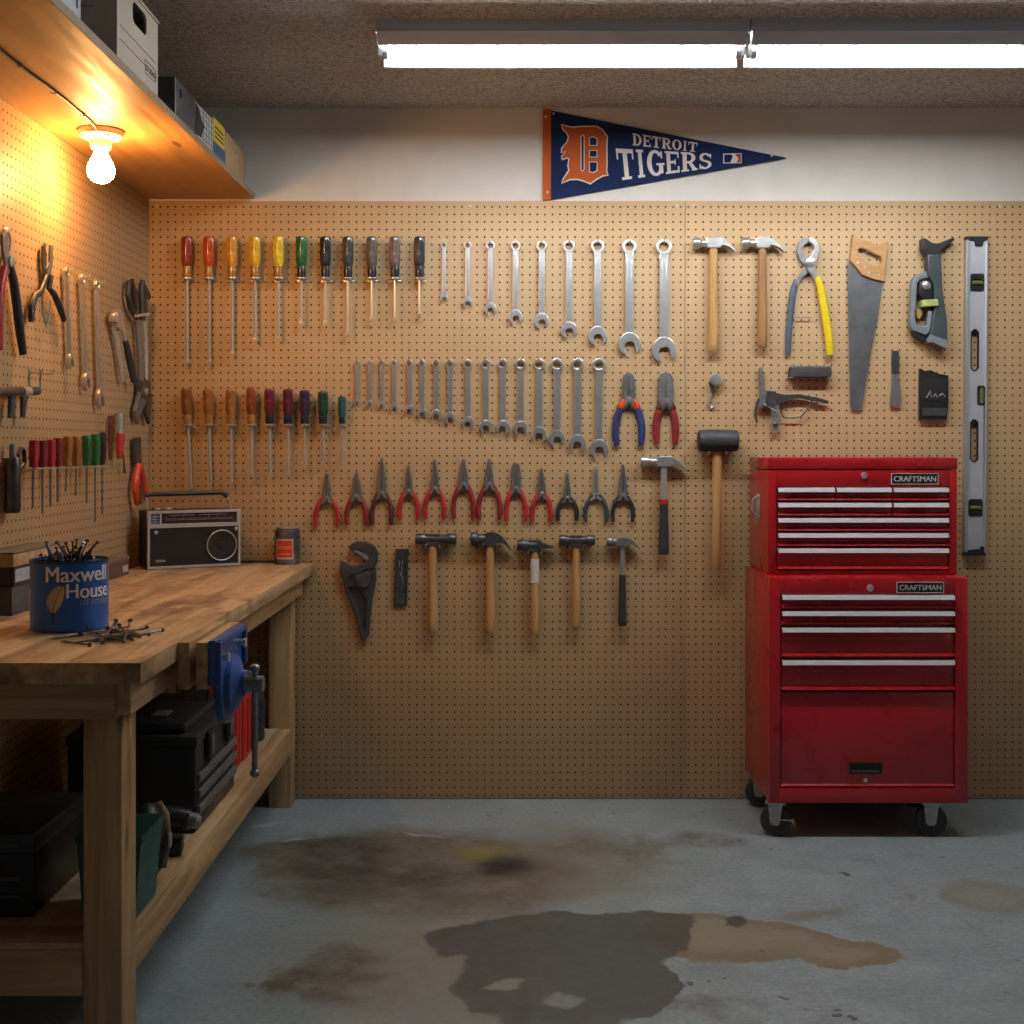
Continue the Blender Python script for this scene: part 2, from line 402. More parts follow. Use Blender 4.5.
# dark file box
y0, y1 = dY(174.5, SX), dY(195, SX)-.004
t = thing('file_box', 'dark grey file box with small round finger hole on high shelf', 'box', (SX, y0, ST))
L = y1-y0; hh = .098
b = MB().prism([[(0, 0), (L, 0), (L, hh), (0, hh)], circ(L*.28, hh*.72, .012, 14)], 0, .004, 0, S)
b.bx(-.21, -.0045, 0, L, 0, hh); b.build('shell', simple('dark_board', (.055, .055, .06), .55, 0, .15), t)
MB().bx(.0002, .001, .002, .010, .002, hh-.002).build('corner_edge', simple('grey_edge', (.3, .3, .32), .5), t)
# white box, yellow-and-blue box, tan carton
y0, y1 = dY(196, SX), dY(213, SX)
t = thing('product_box', 'white box with black grid print and black blot, on the high shelf', 'box', (SX, y0, ST))
MB().bx(-.17, 0, 0, y1-y0, 0, .095, .002).build('carton', simple('white_print', (.55, .55, .56), .5), t)
b = MB(); L = y1-y0
for i in range(5): b.bx(.0002, .0008, L*.3, L*.97, .012+i*.018, .0135+i*.018)
for i in range(4): b.bx(.0002, .0008, L*(.42+.16*i), L*(.43+.16*i), .006, .09)
b.prism([[(.0, .004), (L*.3, .01), (L*.42, .04), (L*.5, .05), (L*.3, .06), (L*.16, .085), (0, .09)]], -.0008, -.0002, 0, S)
b.build('print', M_INK, t)
y0, y1 = dY(213.6, SX), dY(225, SX)
t = thing('product_box', 'small yellow box with blue lower band beside tan carton on shelf', 'box', (SX, y0, ST)); L = y1-y0
MB().bx(-.15, 0, 0, L, 0, .108, .002).build('carton', simple('yellow_print', (.62, .47, .03), .5), t)
b = MB().bx(.0002, .0008, 0, L, .002, .038); b.build('blue_band', simple('blue_print', (.04, .08, .25), .5), t)
b = MB()
for i in range(3): b.bx(.0002, .0009, L*.12, L*.85, .052+.014*i, .057+.014*i)
b.build('print', M_INK, t)
y0, y1 = dY(225.8, SX), dY(245, SX)
t = thing('carton', 'tan cardboard carton at the far end of the high shelf', 'box', (SX, y0, ST)); L = y1-y0
MB().bx(-.22, 0, 0, L, 0, .105, .002).build('body', M_CARD2, t)
b = MB().bx(-.22, .0006, L*.46, L*.54, .1045, .1056); b.bx(.0002, .0006, L*.46, L*.54, .06, .105)
b.build('tape', simple('packing_tape', (.40, .30, .16), .3), t)

# lamp holder with bulb under the shelf
bp = Vector((-1.082, -4.2+3.29, SZ))
t = thing('bulb_holder', 'white porcelain bulb holder with glowing bulb under the high shelf', 'lamp', bp)
MB().lathe([(.0, 0), (.056, 0), (.058, -.006), (.055, -.016), (.042, -.024), (.030, -.028), (.027, -.045), (.024, -.050), (0, -.050)], 28).build('base', M_WHITE, t)
b = MB().lathe([(.0155, -.0502), (.0155, -.054), (.018, -.061), (.0235, -.073), (.031, -.087), (.0358, -.101), (.0358, -.111), (.0315, -.124), (.0215, -.134), (.010, -.1385), (.0, -.139)], 24)
b.build('bulb', emit('bulb_glow', (1.0, .50, .17), 165), t)
b = MB()
for a in (.6, 2.2, 3.8, 5.4): b.ball((.046*math.cos(a), .046*math.sin(a), -.021), .004, 8)
b.build('screw_head', M_WORN, t)
cp = [(bp.x+.004, bp.y-.045, SZ-.012), (bp.x+.006, bp.y-.065, SZ-.006), (bp.x+.01, bp.y-.12, SZ-.004)]
for i in range(8): cp.append((bp.x+.012+.003*math.sin(i*1.3), bp.y-.2-.11*i, SZ-.004))
o = MB().tube(cp, .0035, 8).build('lamp_cord', simple('grey_cord', (.10, .085, .07), .5)); tag(o, 'thin dark lamp cord stapled along underside of the high shelf', 'cord')
for i in range(3):
    o = MB().tube([(-.006, 0, .0), (-.006, 0, -.008), (.006, 0, -.008), (.006, 0, 0)], .0013, 6).build('cord_staple', M_WORN, None, (bp.x+.011, bp.y-.17-.2*i, SZ))
    tag(o, 'small metal staple holding the lamp cord to the shelf underside', 'staple', 'staples along the lamp cord')

# ================================================================ fluorescent shop lights on the ceiling
TUBE_C, TUBE_S = (.95, .985, 1.0), 84
M_TUBE = emit('tube_glow', TUBE_C, TUBE_S)
FX = (-.3625, .6385), (.6435, 1.645)
for i, (x0, x1) in enumerate(FX):
    lab = ('white fluorescent shop light on ceiling with its free end in view', 'white fluorescent shop light on ceiling running past the frame edge above the red chest')[i]
    t = thing('shop_light', lab, 'light fixture', ((x0+x1)/2, -.79, CEIL), 0, 'ceiling shop lights'); h = (x1-x0)/2
    yo = .79
    P = lambda d, z: (d-D+yo, z-CEIL)
    b = MB(); ext(b, [P(3.333, CEIL), P(3.478, CEIL), P(3.478, 2.296), P(3.333, 2.296)], -h, h); b.build('housing', M_FIX, t)
    b = MB(); ext(b, [P(3.333, 2.2955), P(3.337, 2.2955), P(3.362, 2.268), P(3.358, 2.267)], -h+.003, h-.003); b.build('reflector', simple('fixture_front', (.62, .64, .70), .35, 0, .05, 10), t)
    b = MB(); ext(b, [P(3.478, 2.2955), P(3.474, 2.2955), P(3.486, 2.252), P(3.480, 2.246), P(3.490, 2.2445), P(3.492, 2.252)], -h+.008, h-.008); b.build('reflector', M_REFL, t)
    tz, td = 2.262-CEIL, 3.41-D+yo
    MB().tube([(-h+.028, td, tz), (h-.028, td, tz)], .0175, 20).build('tube', M_TUBE, t)
    for sgn in (-1, 1):
        e = MB().bx(min(sgn*h, sgn*(h-.012)), max(sgn*h, sgn*(h-.012)), td-.016, td+.016, tz-.012, 2.2955-CEIL, .003)
        e.bx(min(sgn*(h-.001), sgn*(h-.004)), max(sgn*(h-.001), sgn*(h-.004)), P(3.36, 0)[0], P(3.478, 0)[0], -.058, 2.2955-CEIL)
        e.build('socket', M_WHITE, t)
        MB().tube([(sgn*(h-.012), td, tz), (sgn*(h-.0275), td, tz)], .0165, 16).build('tube_cap', M_WORN, t)

# ================================================================ workbench
BX0, BX1, BZ = XL+.004, -.663, .797
YN, YW = 2.234-D, -.012                                  # near end and wall end
t = thing('work_bench', 'heavy wooden workbench with stained top and lower shelf along left wall', 'workbench', ((BX0+BX1)/2, (YN+YW)/2, 0))
ox, oy = (BX0+BX1)/2, (YN+YW)/2
def bb(name, x0, x1, y0, y1, z0, z1, mat, bev=.003): return MB().bx(x0-ox, x1-ox, y0-oy, y1-oy, z0, z1, bev).build(name, mat, t)
top = MB(); npl = 4; w = (BX1-BX0)/npl
for i in range(npl): top.bx(BX0+i*w+.0001-ox, BX0+(i+1)*w-.0001-ox, YN-oy, YW-oy, BZ-.038, BZ, .0009)
top.build('tabletop', M_TOP, t)
AX, AY = -.694, 2.277-D
zb = BZ-.038-.065
bb("apron", AX-.028, AX, AY, YW-.03, zb, BZ-.0385, M_WY)
bb('apron', BX0+.01, AX-.0285, AY, AY+.038, zb-.008, BZ-.0385, M_WX)

LX1, LX0 = AX-.0287, AX-.0287-.072
for (y0, y1) in ((2.3155-D, 2.405-D), (4.09-D, 4.18-D)):
    bb('leg', LX0, LX1, y0, y1, 0, BZ-.039, M_WZ)
    bb('leg', BX0+.02, BX0+.092, y0, y1, 0, BZ-.039, M_WZ)
RZ = .262
bb('shelf_rail', LX1-.038, LX1, 2.4055-D, 4.0895-D, RZ-.087, RZ, M_WY)
bb('shelf_rail', BX0+.02, BX0+.058, 2.4055-D, 4.0895-D, RZ-.087, RZ, M_WY)
bb('shelf_rail', BX0+.093, LX0-.001, 2.318-D, 2.356-D, RZ-.10, RZ-.013, M_WX)
bb('lower_shelf', BX0+.059, LX1-.0385, 2.4055-D, 4.0895-D, RZ-.018, RZ, M_PLYLOW, .001)
bb('lower_shelf', BX0+.093, LX0-.001, 2.318-D, 2.405-D, RZ-.0125, RZ, M_PLYLOW, .001)

# ---------------------------------------------------------------- vise on the bench front
vy, vl = 2.475-D, .25
t = thing('bench_vise', 'blue woodworking vise with wooden jaws and steel handle on bench front', 'vise', (BX1+.001, vy, BZ))
MB().bx(.0, .024, 0, .30, -.095, -.001, .002).build('jaw_board', M_WY, t)
MB().bx(.036, .060, 0, .29, -.095, -.001, .002).build('jaw_board', M_WY, t)
M_BLUE = simple('blue_cast_iron', (.022, .085, .30), .42, 0, .25, 25, .2, .1)
b = MB(); RXZ = Matrix.Rotation(PI/2, 4, 'Z')            # outline in (y,z), thickness along +x
outl = [(0, 0), (vl, 0), (vl, -.085), (.205, -.10), (.195, -.145)]+[(.125+.07*math.cos(a), -.135+.055*math.sin(a)) for a in [(-.05-i*.37) for i in range(9)]]+[(.045, -.10), (0, -.09)]
b.prism([outl], 0, -.016, .003, TR(.0605, 0, .002) @ RXZ)
b.bx(.0765, .086, 0, .012, -.088, .0, .002); b.bx(.0765, .086, vl-.012, vl, -.083, .0, .002); b.bx(.0765, .086, .012, vl-.012, -.010, .002, .002)
b.lathe([(.062, 0), (.060, .012), (.045, .020), (.028, .026), (.027, .034), (0, .034)], 24, TR(.0765, .125, -.105) @ Matrix.Rotation(PI/2, 4, 'Y'))
b.build('front_jaw', M_BLUE, t)
for (yy, zz) in ((.045, -.038), (.205, -.033), (.205, -.125)):
    MB().lathe([(.007, 0), (.007, .010), (.010, .011), (.010, .016), (0, .018)], 12, TR(.0768, yy, zz) @ Matrix.Rotation(PI/2, 4, 'Y')).build('bolt', M_CHROME, t)
MB().tube([(.1, .115, -.105), (.148, .115, -.105)], .0165, 18).build('screw_hub', M_STEEL, t)
b = MB().tube([(.130, .115, -.072), (.130, .115, -.29)], .0065, 12); b.ball((.130, .115, -.072), .011, 12, (1, 1, .8)); b.ball((.130, .115, -.29), .011, 12, (1, 1, .8))
b.build('handle_bar', M_STEEL, t)
b = MB().bx(-.02, .035, .10, .13, -.140, -.106, .003); b.build('screw_guide', M_IRON, t)

# ---------------------------------------------------------------- coffee can full of nails
cr, ch = .080, .148
cc = Vector((-.943, 2.665-D, BZ)); toc = math.atan2(-D-cc.y, -cc.x)
t = thing('coffee_can', 'blue coffee can with white lettering, full of nails, on the bench', 'can', cc)
prof = [(0, .0), (cr*.97, 0), (cr*1.0, .002), (cr*1.012, .005), (cr, .009), (cr, ch-.010), (cr*1.012, ch-.004), (cr*1.012, ch), (cr*.97, ch), (cr*.965, ch-.02), (cr*.965, .006), (0, .006)]
MB().lathe(prof, 48).build('can_body', simple('blue_can', (.015, .115, .46), .3, .2, .06, 12, .4), t)
b = MB().lathe([(cr*1.013, ch-.0045), (cr*1.022, ch-.002), (cr*1.013, ch+.0008), (cr*.975, ch+.0008), (cr*.975, ch-.0045)], 48)
b.build('rim', simple('dark_rim', (.03, .06, .14), .3, .6), t)
M_CTXT = simple('cream_lettering', (.92, .90, .86), .45, 0, .05)
UC = 2.68/F                                              # metres for one picture pixel at the can
def oncan(x, y, z):                                      # x: metres round the can from the middle of its visible side
    a = toc+(x)/cr; r = cr+.0006-y
    return (r*math.cos(a), r*math.sin(a), z)
def cantext(s, xpx, ypx, hpx, wpx, bold, mat, name):
    b = MB()
    for q, dx in enumerate((-bold, 0, bold)): b.text(s, 1, 0, 0, TR(dx, -.00012*q/cr, 0))
    xs = [v[0] for v in b.v]; zs = [v[2] for v in b.v]
    zx0, zx1, z0 = min(xs), max(xs), 0
    capz = max(zs)
    def fx(px): return cr*math.asin(max(-.985, min(.985, (px-69.5)/39.5)))
    a0, a1 = fx(xpx), fx(xpx+wpx)
    zb_ = (634-ypx)*UC-.004
    b.v = [oncan(a0+(x-zx0)/(zx1-zx0)*(a1-a0), y*cr, zb_+(z/capz)*hpx*UC) for x, y, z in b.v]
    return b.build(name, mat, t, angle=60)
cantext('Maxwell', 46.5, 582.5, 14.5, 58.5, .022, M_CTXT, 'lettering')
cantext('House', 66, 598.5, 14, 40, .022, M_CTXT, 'lettering')
cantext('1ST FOUSD', 80, 605.5, 5, 25, .0, simple('gold_lettering', (.45, .40, .32), .5), 'lettering')
b = MB()
pts = [(64, 587), (59, 586), (54, 589), (49, 595), (47, 602), (48.5, 608), (52, 612), (55, 612), (59, 608), (63, 600), (64.5, 592)]
def fx(px): return cr*math.asin((px-69.5)/39.5)
V = [oncan(fx(x), 0, (634-y)*UC-.004) for x, y in pts]; cxy = oncan(fx(56), 0, (634-599)*UC-.004)
b.add(V+[cxy], [(i, (i+1) % len(pts), len(pts)) for i in range(len(pts))])
b.build('leaf_emblem', simple('gold_leaf', (.55, .43, .25), .45), t)
b = MB(); vein = [(62, 588), (58, 595), (55, 602), (53, 612), (53.5, 622)]
for (a, c, w) in zip(vein, vein[1:], (.5, .6, .8, 1.6)):
    b.add([oncan(fx(a[0]-w/2), -.0004, (634-a[1])*UC-.004), oncan(fx(a[0]+w/2), -.0004, (634-a[1])*UC-.004), oncan(fx(c[0]+w/2), -.0004, (634-c[1])*UC-.004), oncan(fx(c[0]-w/2), -.0004, (634-c[1])*UC-.004)], [(0, 1, 2, 3)])
b.build('leaf_vein', simple('dark_vein', (.03, .03, .05), .5), t)
# nails
b = MB().lathe([(0, 0), (.0004, 0), (.0021, .008), (.0021, 1), (.0055, 1.0), (.0055, 1.0025/1), (0, 1.0035)], 9)
nail_m = {}
def nail_mesh(Ln):
    k = round(Ln, 2)
    if k not in nail_m: nail_m[k] = MB().lathe([(0, 0), (.0005, 0), (.0021, .009), (.0021, k-.003), (.0046, k-.0025), (.0046, k), (0, k+.0003)], 9).mesh('nail', M_NAIL)
    return nail_m[k]
M_NAIL = simple('nail_steel', (.12, .12, .12), .38, 1, .35, 90)
def nail(p0, p1, label, group):                          # point at p0, head towards p1
    d = (Vector(p1)-Vector(p0)); o = bpy.data.objects.new('nail', nail_mesh(d.length)); COL.objects.link(o)
    o.location = p0; o.rotation_mode = 'QUATERNION'; o.rotation_quaternion = d.to_track_quat('Z', 'Y'); return tag(o, label, 'nail', group)
rnd = random.Random(11)
for i in range(60):
    a = i*2.4+rnd.uniform(-.3, .3); ln = rnd.choice((.10, .11, .12)); top_ = i < 27
    if top_:                                             # leaning out over the rim, head up
        r = cr*(.25+.6*rnd.random()); tilt = rnd.uniform(.1, .95)
        aa = a+rnd.uniform(-.7, .7)
        hd = cc+Vector((r*math.cos(a), r*math.sin(a), ch+rnd.uniform(.010, .042)))
        d = Vector((math.cos(aa)*math.sin(tilt), math.sin(aa)*math.sin(tilt), math.cos(tilt)))
        m_ = hd-d*((hd.z-cc.z-ch)/d.z); q = Vector((m_.x-cc.x, m_.y-cc.y))
        if q.length > cr*.86: q = q*(1-cr*.86/q.length); hd = hd-Vector((q.x, q.y, 0))
        p0 = hd-d*ln; q = Vector((p0.x-cc.x, p0.y-cc.y))
        if q.length > cr*.86: q = q*(cr*.86/q.length); p0 = Vector((cc.x+q.x, cc.y+q.y, p0.z))
        nail(p0, p0+(hd-p0).normalized()*ln, 'dark steel nail sticking up out of the blue coffee can', 'nails sticking up from the coffee can')
    else:
        off = cr*rnd.uniform(-.55, .55); half = min(ln/2, math.sqrt((cr*.9)**2-off*off)*.95); tl = rnd.uniform(-.15, .3)
        d = Vector((math.cos(a), math.sin(a), tl)); nrm = Vector((-math.sin(a), math.cos(a), 0))
        mid = cc+nrm*off+Vector((0, 0, ch-.024+.020*(i-27)/33))
        nail(mid-d*half*.95, mid+d*half*.95, 'dark steel nail lying among others in the mouth of the coffee can', 'nails lying in the coffee can')
def on_bench(px, py, z=0):
    d = (H-BZ-z)*F/(py-CY); return Vector(((px-CX)*d/F, d-D, BZ+z))
LP_ = 'dark steel nail in loose pile on the bench in front of coffee can'
pile = [((50, 639), (100, 633), .003, .003), ((60, 641), (91, 645), .003, .005), ((86, 625), (103, 643), .020, .005), ((102, 641), (116, 621), .004, .026), ((126, 637), (162, 630), .003, .005),
        ((112, 639), (150, 634), .003, .005), ((94, 637), (136, 633), .008, .010), ((104, 631), (141, 636), .012, .004), ((118, 641), (115, 624), .004, .014), ((90, 642), (133, 638), .003, .005),
        ((131, 626), (96, 634), .010, .012), ((146, 629), (108, 632), .005, .010), ((112, 636), (148, 627), .012, .008), ((124, 641), (130, 621), .008, .022), ((66, 637), (110, 630), .006, .010),
        ((134, 641), (119, 625), .004, .018), ((72, 643), (112, 637), .003, .005), ((142, 638), (108, 628), .005, .018), ((88, 633), (124, 641), .010, .005), ((140, 633), (104, 639), .014, .006)]
for (a, c, z0, z1) in pile: nail(on_bench(*a, z0), on_bench(*c, z1), LP_, 'loose nails on the bench')
nail(on_bench(110, 637, .006), on_bench(80, 634, .062), 'long dark nail leaning against the front of coffee can', None)

# ---------------------------------------------------------------- boxes at the left wall
q = on_bench(12, 616)
def small_box(name, lab, x0, x1, y0, y1, z0, z1, mat, cat='box'):
    tt = thing(name, lab, cat, ((x0+x1)/2, (y0+y1)/2, z0)); return tt, (x1-x0)/2, (y1-y0)/2, z1-z0
bxl, bxr, by0 = XL+.003, q.x, q.y
tt, hx, hy, hz = small_box('hardware_box', 'dark grey hardware box, lowest of the stack left of coffee can', bxl, bxr, by0, by0+.30, BZ, BZ+.065, None)
MB().bx(-hx, hx, -hy, hy, 0, hz, .002).build('body', simple('dark_box', (.07, .07, .075), .5, 0, .15, 12), tt)
MB().bx(hx, hx+.001, -hy+.10, -hy+.17, .012, .05).build('sticker', simple('red_white_sticker', (.55, .30, .28), .5), tt)
tt, hx, hy, hz = small_box('hardware_box', 'black box with pale sticker, middle of the stack left of coffee can', bxl, bxr+.003, by0+.004, by0+.29, BZ+.0655, BZ+.111, None)
MB().bx(-hx, hx, -hy, hy, 0, hz, .002).build('body', simple('black_box', (.02, .02, .022), .5, 0, .2, 12), tt)
MB().bx(hx, hx+.001, -hy+.006, hy-.02, .010, .040).build('sticker', simple('pale_sticker', (.42, .46, .55), .5, 0, .3, 60), tt)
tt, hx, hy, hz = small_box('wooden_box', 'flat brown wooden box on top of the dark box stack', bxl, bxr+.004, by0-.002, by0+.30, BZ+.1115, BZ+.146, None)
MB().bx(-hx, hx, -hy, hy, 0, hz*.86, .002).build('body', M_WX, tt)
MB().bx(-hx, hx+.002, -hy-.002, hy, hz*.88, hz, .0015).build('lid', simple('grey_lid', (.16, .13, .10), .5), tt)
y0, y1 = 3.25-D, 3.81-D
tt, hx, hy, hz = small_box('tool_carton', 'long flat reddish brown carton lying against left wall beside the radio', XL+.004, -1.168, y0, y1, BZ, BZ+.054, None)
MB().bx(-hx, hx, -hy, hy, 0, hz-.012, .002).build('body', simple('red_brown_card', (.13, .065, .05), .6, 0, .2), tt)
MB().bx(-hx, hx+.002, -hy-.002, hy+.002, hz-.0115, hz, .002).build('lid', simple('red_brown_lid', (.20, .13, .10), .55, 0, .2), tt)
MB().bx(hx, hx+.001, hy-.06, hy-.01, .010, .030).build('sticker', simple('cream_sticker', (.5, .42, .35), .5), tt)

# ---------------------------------------------------------------- radio
RL, RD, RH = .30, .118, .186
t = thing('radio', 'black and silver portable radio with round speaker and folded up handle', 'radio', (-1.146, 3.93-D, BZ), math.radians(30))
M_RSIL = simple('radio_silver', (.58, .57, .55), .35, .6, .06, 20)
MB().bx(0, RL, .010, RD, .004, RH, .005).build('case', M_BLACK, t)
b = MB().prism([[(0, .002), (RL, .002), (RL, RH), (0, RH)], [(.007, .010), (RL-.007, .010), (RL-.007, .131), (.007, .131)], [(.010, .144), (.038, .144), (.038, RH-.009), (.010, RH-.009)], [(.044, .144), (RL-.012, .144), (RL-.012, RH-.009), (.044, RH-.009)]], -.004, .0098, .0012)
b.build('front_frame', M_RSIL, t)
b = MB().bx(.0072, RL-.0072, .0005, .0098, .0102, .1308)
for i in range(26): b.bx(.010, RL-.010, -.001, .0005, .014+i*.0044, .0162+i*.0044)
b.build('grille', simple('dark_grille', (.022, .021, .02), .5, 0, .2), t)
b = MB().bx(.0442, RL-.0122, .001, .0098, .1442, RH-.0092); b.build('dial_window', simple('dial_glass', (.035, .022, .024), .15, 0, .2), t)
b = MB()
for i in range(40): b.bx(.060+i*.0054, .0607+i*.0054, -.0002, .0008, .158, .158+(.008 if i % 5 == 0 else .004))
b.bx(.058, .276, -.0002, .0008, .1555, .1565)
b.bx(.07, .15, -.0002, .0008, .170, .1715); b.bx(.165, .255, -.0002, .0008, .170, .1715)
b.build('dial_scale', simple('dial_marks', (.40, .30, .30), .5), t)
b = MB().bx(.0102, .0378, .001, .0098, .1442, RH-.0092); b.build('band_window', simple('blue_window', (.07, .12, .20), .25), t)
b = MB()
for i in range(3): b.bx(.013, .035, 0, .0008, .149+i*.009, .1505+i*.009)
b.bx(.0235, .0245, 0, .0008, .146, .174); b.build('band_marks', M_RSIL, t)
b = MB().lathe([(.0500, 0), (.0500, .006), (.0485, .007), (.0470, .006), (.0470, .0)], 40, TR(.238, .0, .070) @ Matrix.Rotation(PI/2, 4, 'X')); b.build('speaker_ring', M_RSIL, t)
b = MB().lathe([(.0468, 0), (.0468, .003), (.030, .0015), (.012, .0015), (.010, .004), (0, .005)], 40, TR(.238, .0, .070) @ Matrix.Rotation(PI/2, 4, 'X')); b.build('speaker_cone', simple('speaker_black', (.015, .015, .015), .35), t)
for (x, z) in ((.026, .118), (.286, .122)): MB().lathe([(.006, 0), (.006, .004), (0, .0055)], 14, TR(x, -.001, z) @ Matrix.Rotation(PI/2, 4, 'X')).build('knob', M_RSIL, t)
b = MB().text('SUSDN', .0095, .001, .0004, TR(.026, -.0015, .024)); b.build('lettering', M_RSIL, t)
for s in (.012, RL-.016): MB().tube([(s, .047, RH-.03), (s+(.0 if s < .1 else -.002), .047, RH+.02), (s+(-.006 if s < .1 else -.02), .047, RH+.050 if s < .1 else RH+.043)], .0028, 8).build('handle_arm', M_RSIL, t)
MB().tube([(.004, .047, RH+.048), (.02, .047, RH+.051), (.25, .047, RH+.053), (.262, .047, RH+.049), (.270, .047, RH+.038)], .0075, 12, None, .8).build('handle', M_BLACK, t)
for i in range(2): MB().bx(.035+i*.035, .052+i*.035, .04, .052, RH+.0002, RH+.007, .0015).build('button', M_RSIL, t)
# cord behind the radio and the tin
q0 = Vector((-.99, -.022, BZ+.004))
o = MB().tube([(-.965, -.0055, BZ+.0045), (-.93, -.020, BZ+.0045), (-.85, -.018, BZ+.0045), (-.82, -.022, BZ+.0045), (-.795, -.014, BZ+.0045)], .004, 8).build('power_cord', M_BLACK)
tag(o, 'black power cord lying along the wall between radio and tin', 'cord')
tr_ = .043
t = thing('paint_tin', 'small dark tin with red label at wall end of the bench', 'tin', ((287.5-511)*4.148/F, 4.148-D, BZ))
MB().lathe([(0, 0), (tr_, 0), (tr_*1.03, .003), (tr_, .007), (tr_, .105), (tr_*1.03, .109), (tr_*1.03, .112), (tr_*.9, .114), (tr_*.9, .118), (0, .118)], 32).build('can_body', simple('tin_dark', (.19, .20, .20), .3, .8, .3, 30), t)
b = MB(); a0, a1 = -PI/2-.62, -PI/2+.30
def patch(b, r, a0, a1, z0, z1, n=10):
    V = []
    for i in range(n+1):
        a = a0+(a1-a0)*i/n; V += [(r*math.cos(a), r*math.sin(a), z0), (r*math.cos(a), r*math.sin(a), z1)]
    return b.add(V, [(2*i, 2*i+2, 2*i+3, 2*i+1) for i in range(n)])
aa = math.atan2(-D+.1, .736)
patch(b, tr_+.0006, aa-.95, aa+.45, .018, .085); b.build('paper_label', simple('label_cream', (.6, .48, .38), .5), t)
b = MB(); patch(b, tr_+.0010, aa-.85, aa+.38, .024, .080); b.build('red_label', simple('label_red', (.55, .045, .02), .45), t)
b = MB()
for z in (.052, .058, .034): patch(b, tr_+.0013, aa-.75, aa+.28, z, z+.003)
b.build('label_lines', simple('label_orange', (.75, .28, .12), .45), t)
MB().lathe([(tr_*.86, .1185), (tr_*.86, .121), (0, .121)], 28).build('lid', M_WORN, t)

# ---------------------------------------------------------------- things on the lower shelf
SHZ = RZ+.0006
y0, y1 = 2.976-D, 3.39-D; x1 = -.752; x0 = -1.06
t = thing('toolbox', 'large black plastic toolbox with grey ribs on lower shelf', 'toolbox', ((x0+x1)/2, (y0+y1)/2, SHZ)); hx, hy = (x1-x0)/2, (y1-y0)/2
MB().bx(-hx, hx, -hy, hy, 0, .205, .006).build('body', simple('toolbox_black', (.016, .016, .017), .45, 0, .2, 30), t)
b = MB().bx(-hx-.004, hx+.004, -hy-.004, hy+.004, .206, .232, .006); b.bx(-hx+.02, hx-.03, -hy+.02, hy-.02, .232, .258, .010); b.build('lid', simple('toolbox_lid', (.022, .022, .023), .4, 0, .2, 30), t)
for i, z in enumerate((.040, .078, .116)): MB().bx(hx+.0002, hx+.009, -hy+.01, hy-.008, z, z+.022, .003).build('rib', simple('rib_grey', (.12, .12, .12), .4), t)
for yy in (-.10, .10):
    l = MB().bx(hx+.0045, hx+.014, yy-.025, yy+.025, .15, .222, .003).build('latch', M_BLACK, t)
    MB().bx(hx+.0142, hx+.017, yy-.015, yy+.015, .165, .21, .001).build('latch_plate', simple('latch_grey', (.09, .09, .09), .4), l)
b = MB().tube([(-.03, -.09, .259), (-.03, -.085, .272), (-.03, .085, .272), (-.03, .09, .259)], .007, 10); b.build('carry_handle', M_BLACK, t)
MB().bx(.02, .06, -.12, -.06, .2585, .264, .002).build('clip', simple('clip_grey', (.2, .2, .2), .4), t)
for i, (ya, yb, lab) in enumerate(((3.50, 3.62, 'red plastic fuel can with ribbed side next to black toolbox'), (3.645, 3.80, 'red plastic fuel can behind another red can, near the far bench leg'))):
    t = thing('fuel_can', lab, 'fuel can', (-.87, (ya+yb)/2-D, SHZ)); hy = (yb-ya)/2
    M_FUEL = simple('fuel_red', (.50, .018, .015), .4, 0, .12, 10)
    b = MB().bx(-.09, .09, -hy, hy, 0, .20, .012); b.bx(-.07, .07, -hy+.012, hy-.012, .195, .222, .010)
    for k in (-.3, .3): b.bx(.088, .094, hy*k-.012, hy*k+.012, .02, .18, .002)
    b.build('body', M_FUEL, t)
    MB().tube([(-.05, 0, .215), (-.04, 0, .245), (.03, 0, .245), (.04, 0, .215)], .010, 10).build('handle', M_FUEL, t)
    MB().lathe([(.018, .205), (.018, .235), (.014, .238), (0, .238)], 14, TR(.065, 0, 0)).build('cap', M_BLACK, t)
t = thing('bottle', 'dark green bottle with pale cap on the lower shelf', 'bottle', (-.782-.035, 3.93-D, SHZ))
MB().lathe([(0, 0), (.036, 0), (.040, .006), (.040, .13), (.030, .165), (.015, .185), (.015, .20), (0, .20)], 24).build('bottle_body', simple('bottle_green', (.012, .035, .035), .3), t)
MB().lathe([(.017, .19), (.017, .215), (0, .216)], 16).build('cap', simple('pale_cap', (.4, .42, .36), .4), t)
# teal tote
yn, yf = 2.425-D, 2.575-D
t = thing('storage_tote', 'dark teal plastic tote on lower shelf behind the near bench leg', 'tote', (-.782, (yn+yf)/2, SHZ))
b = MB(); tw, bw, hy = .062, .050, (yf-yn)/2
V = [(-bw, -hy, 0), (bw, -hy, 0), (bw, hy*.9, 0), (-bw, hy*.9, 0), (-tw, -hy, .148), (tw, -hy, .148), (tw, hy, .148), (-tw, hy, .148)]
b.add(V, [(0, 1, 2, 3), (4, 5, 6, 7), (0, 1, 5, 4), (1, 2, 6, 5), (2, 3, 7, 6), (3, 0, 4, 7)])
b.build('tub', simple('teal_plastic', (.008, .085, .075), .4, 0, .15, 20), t)
MB().bx(-tw-.004, tw+.004, -hy-.003, hy+.004, .1485, .165, .004).build('lid', simple('teal_lid', (.008, .065, .058), .4, 0, .15, 20), t)
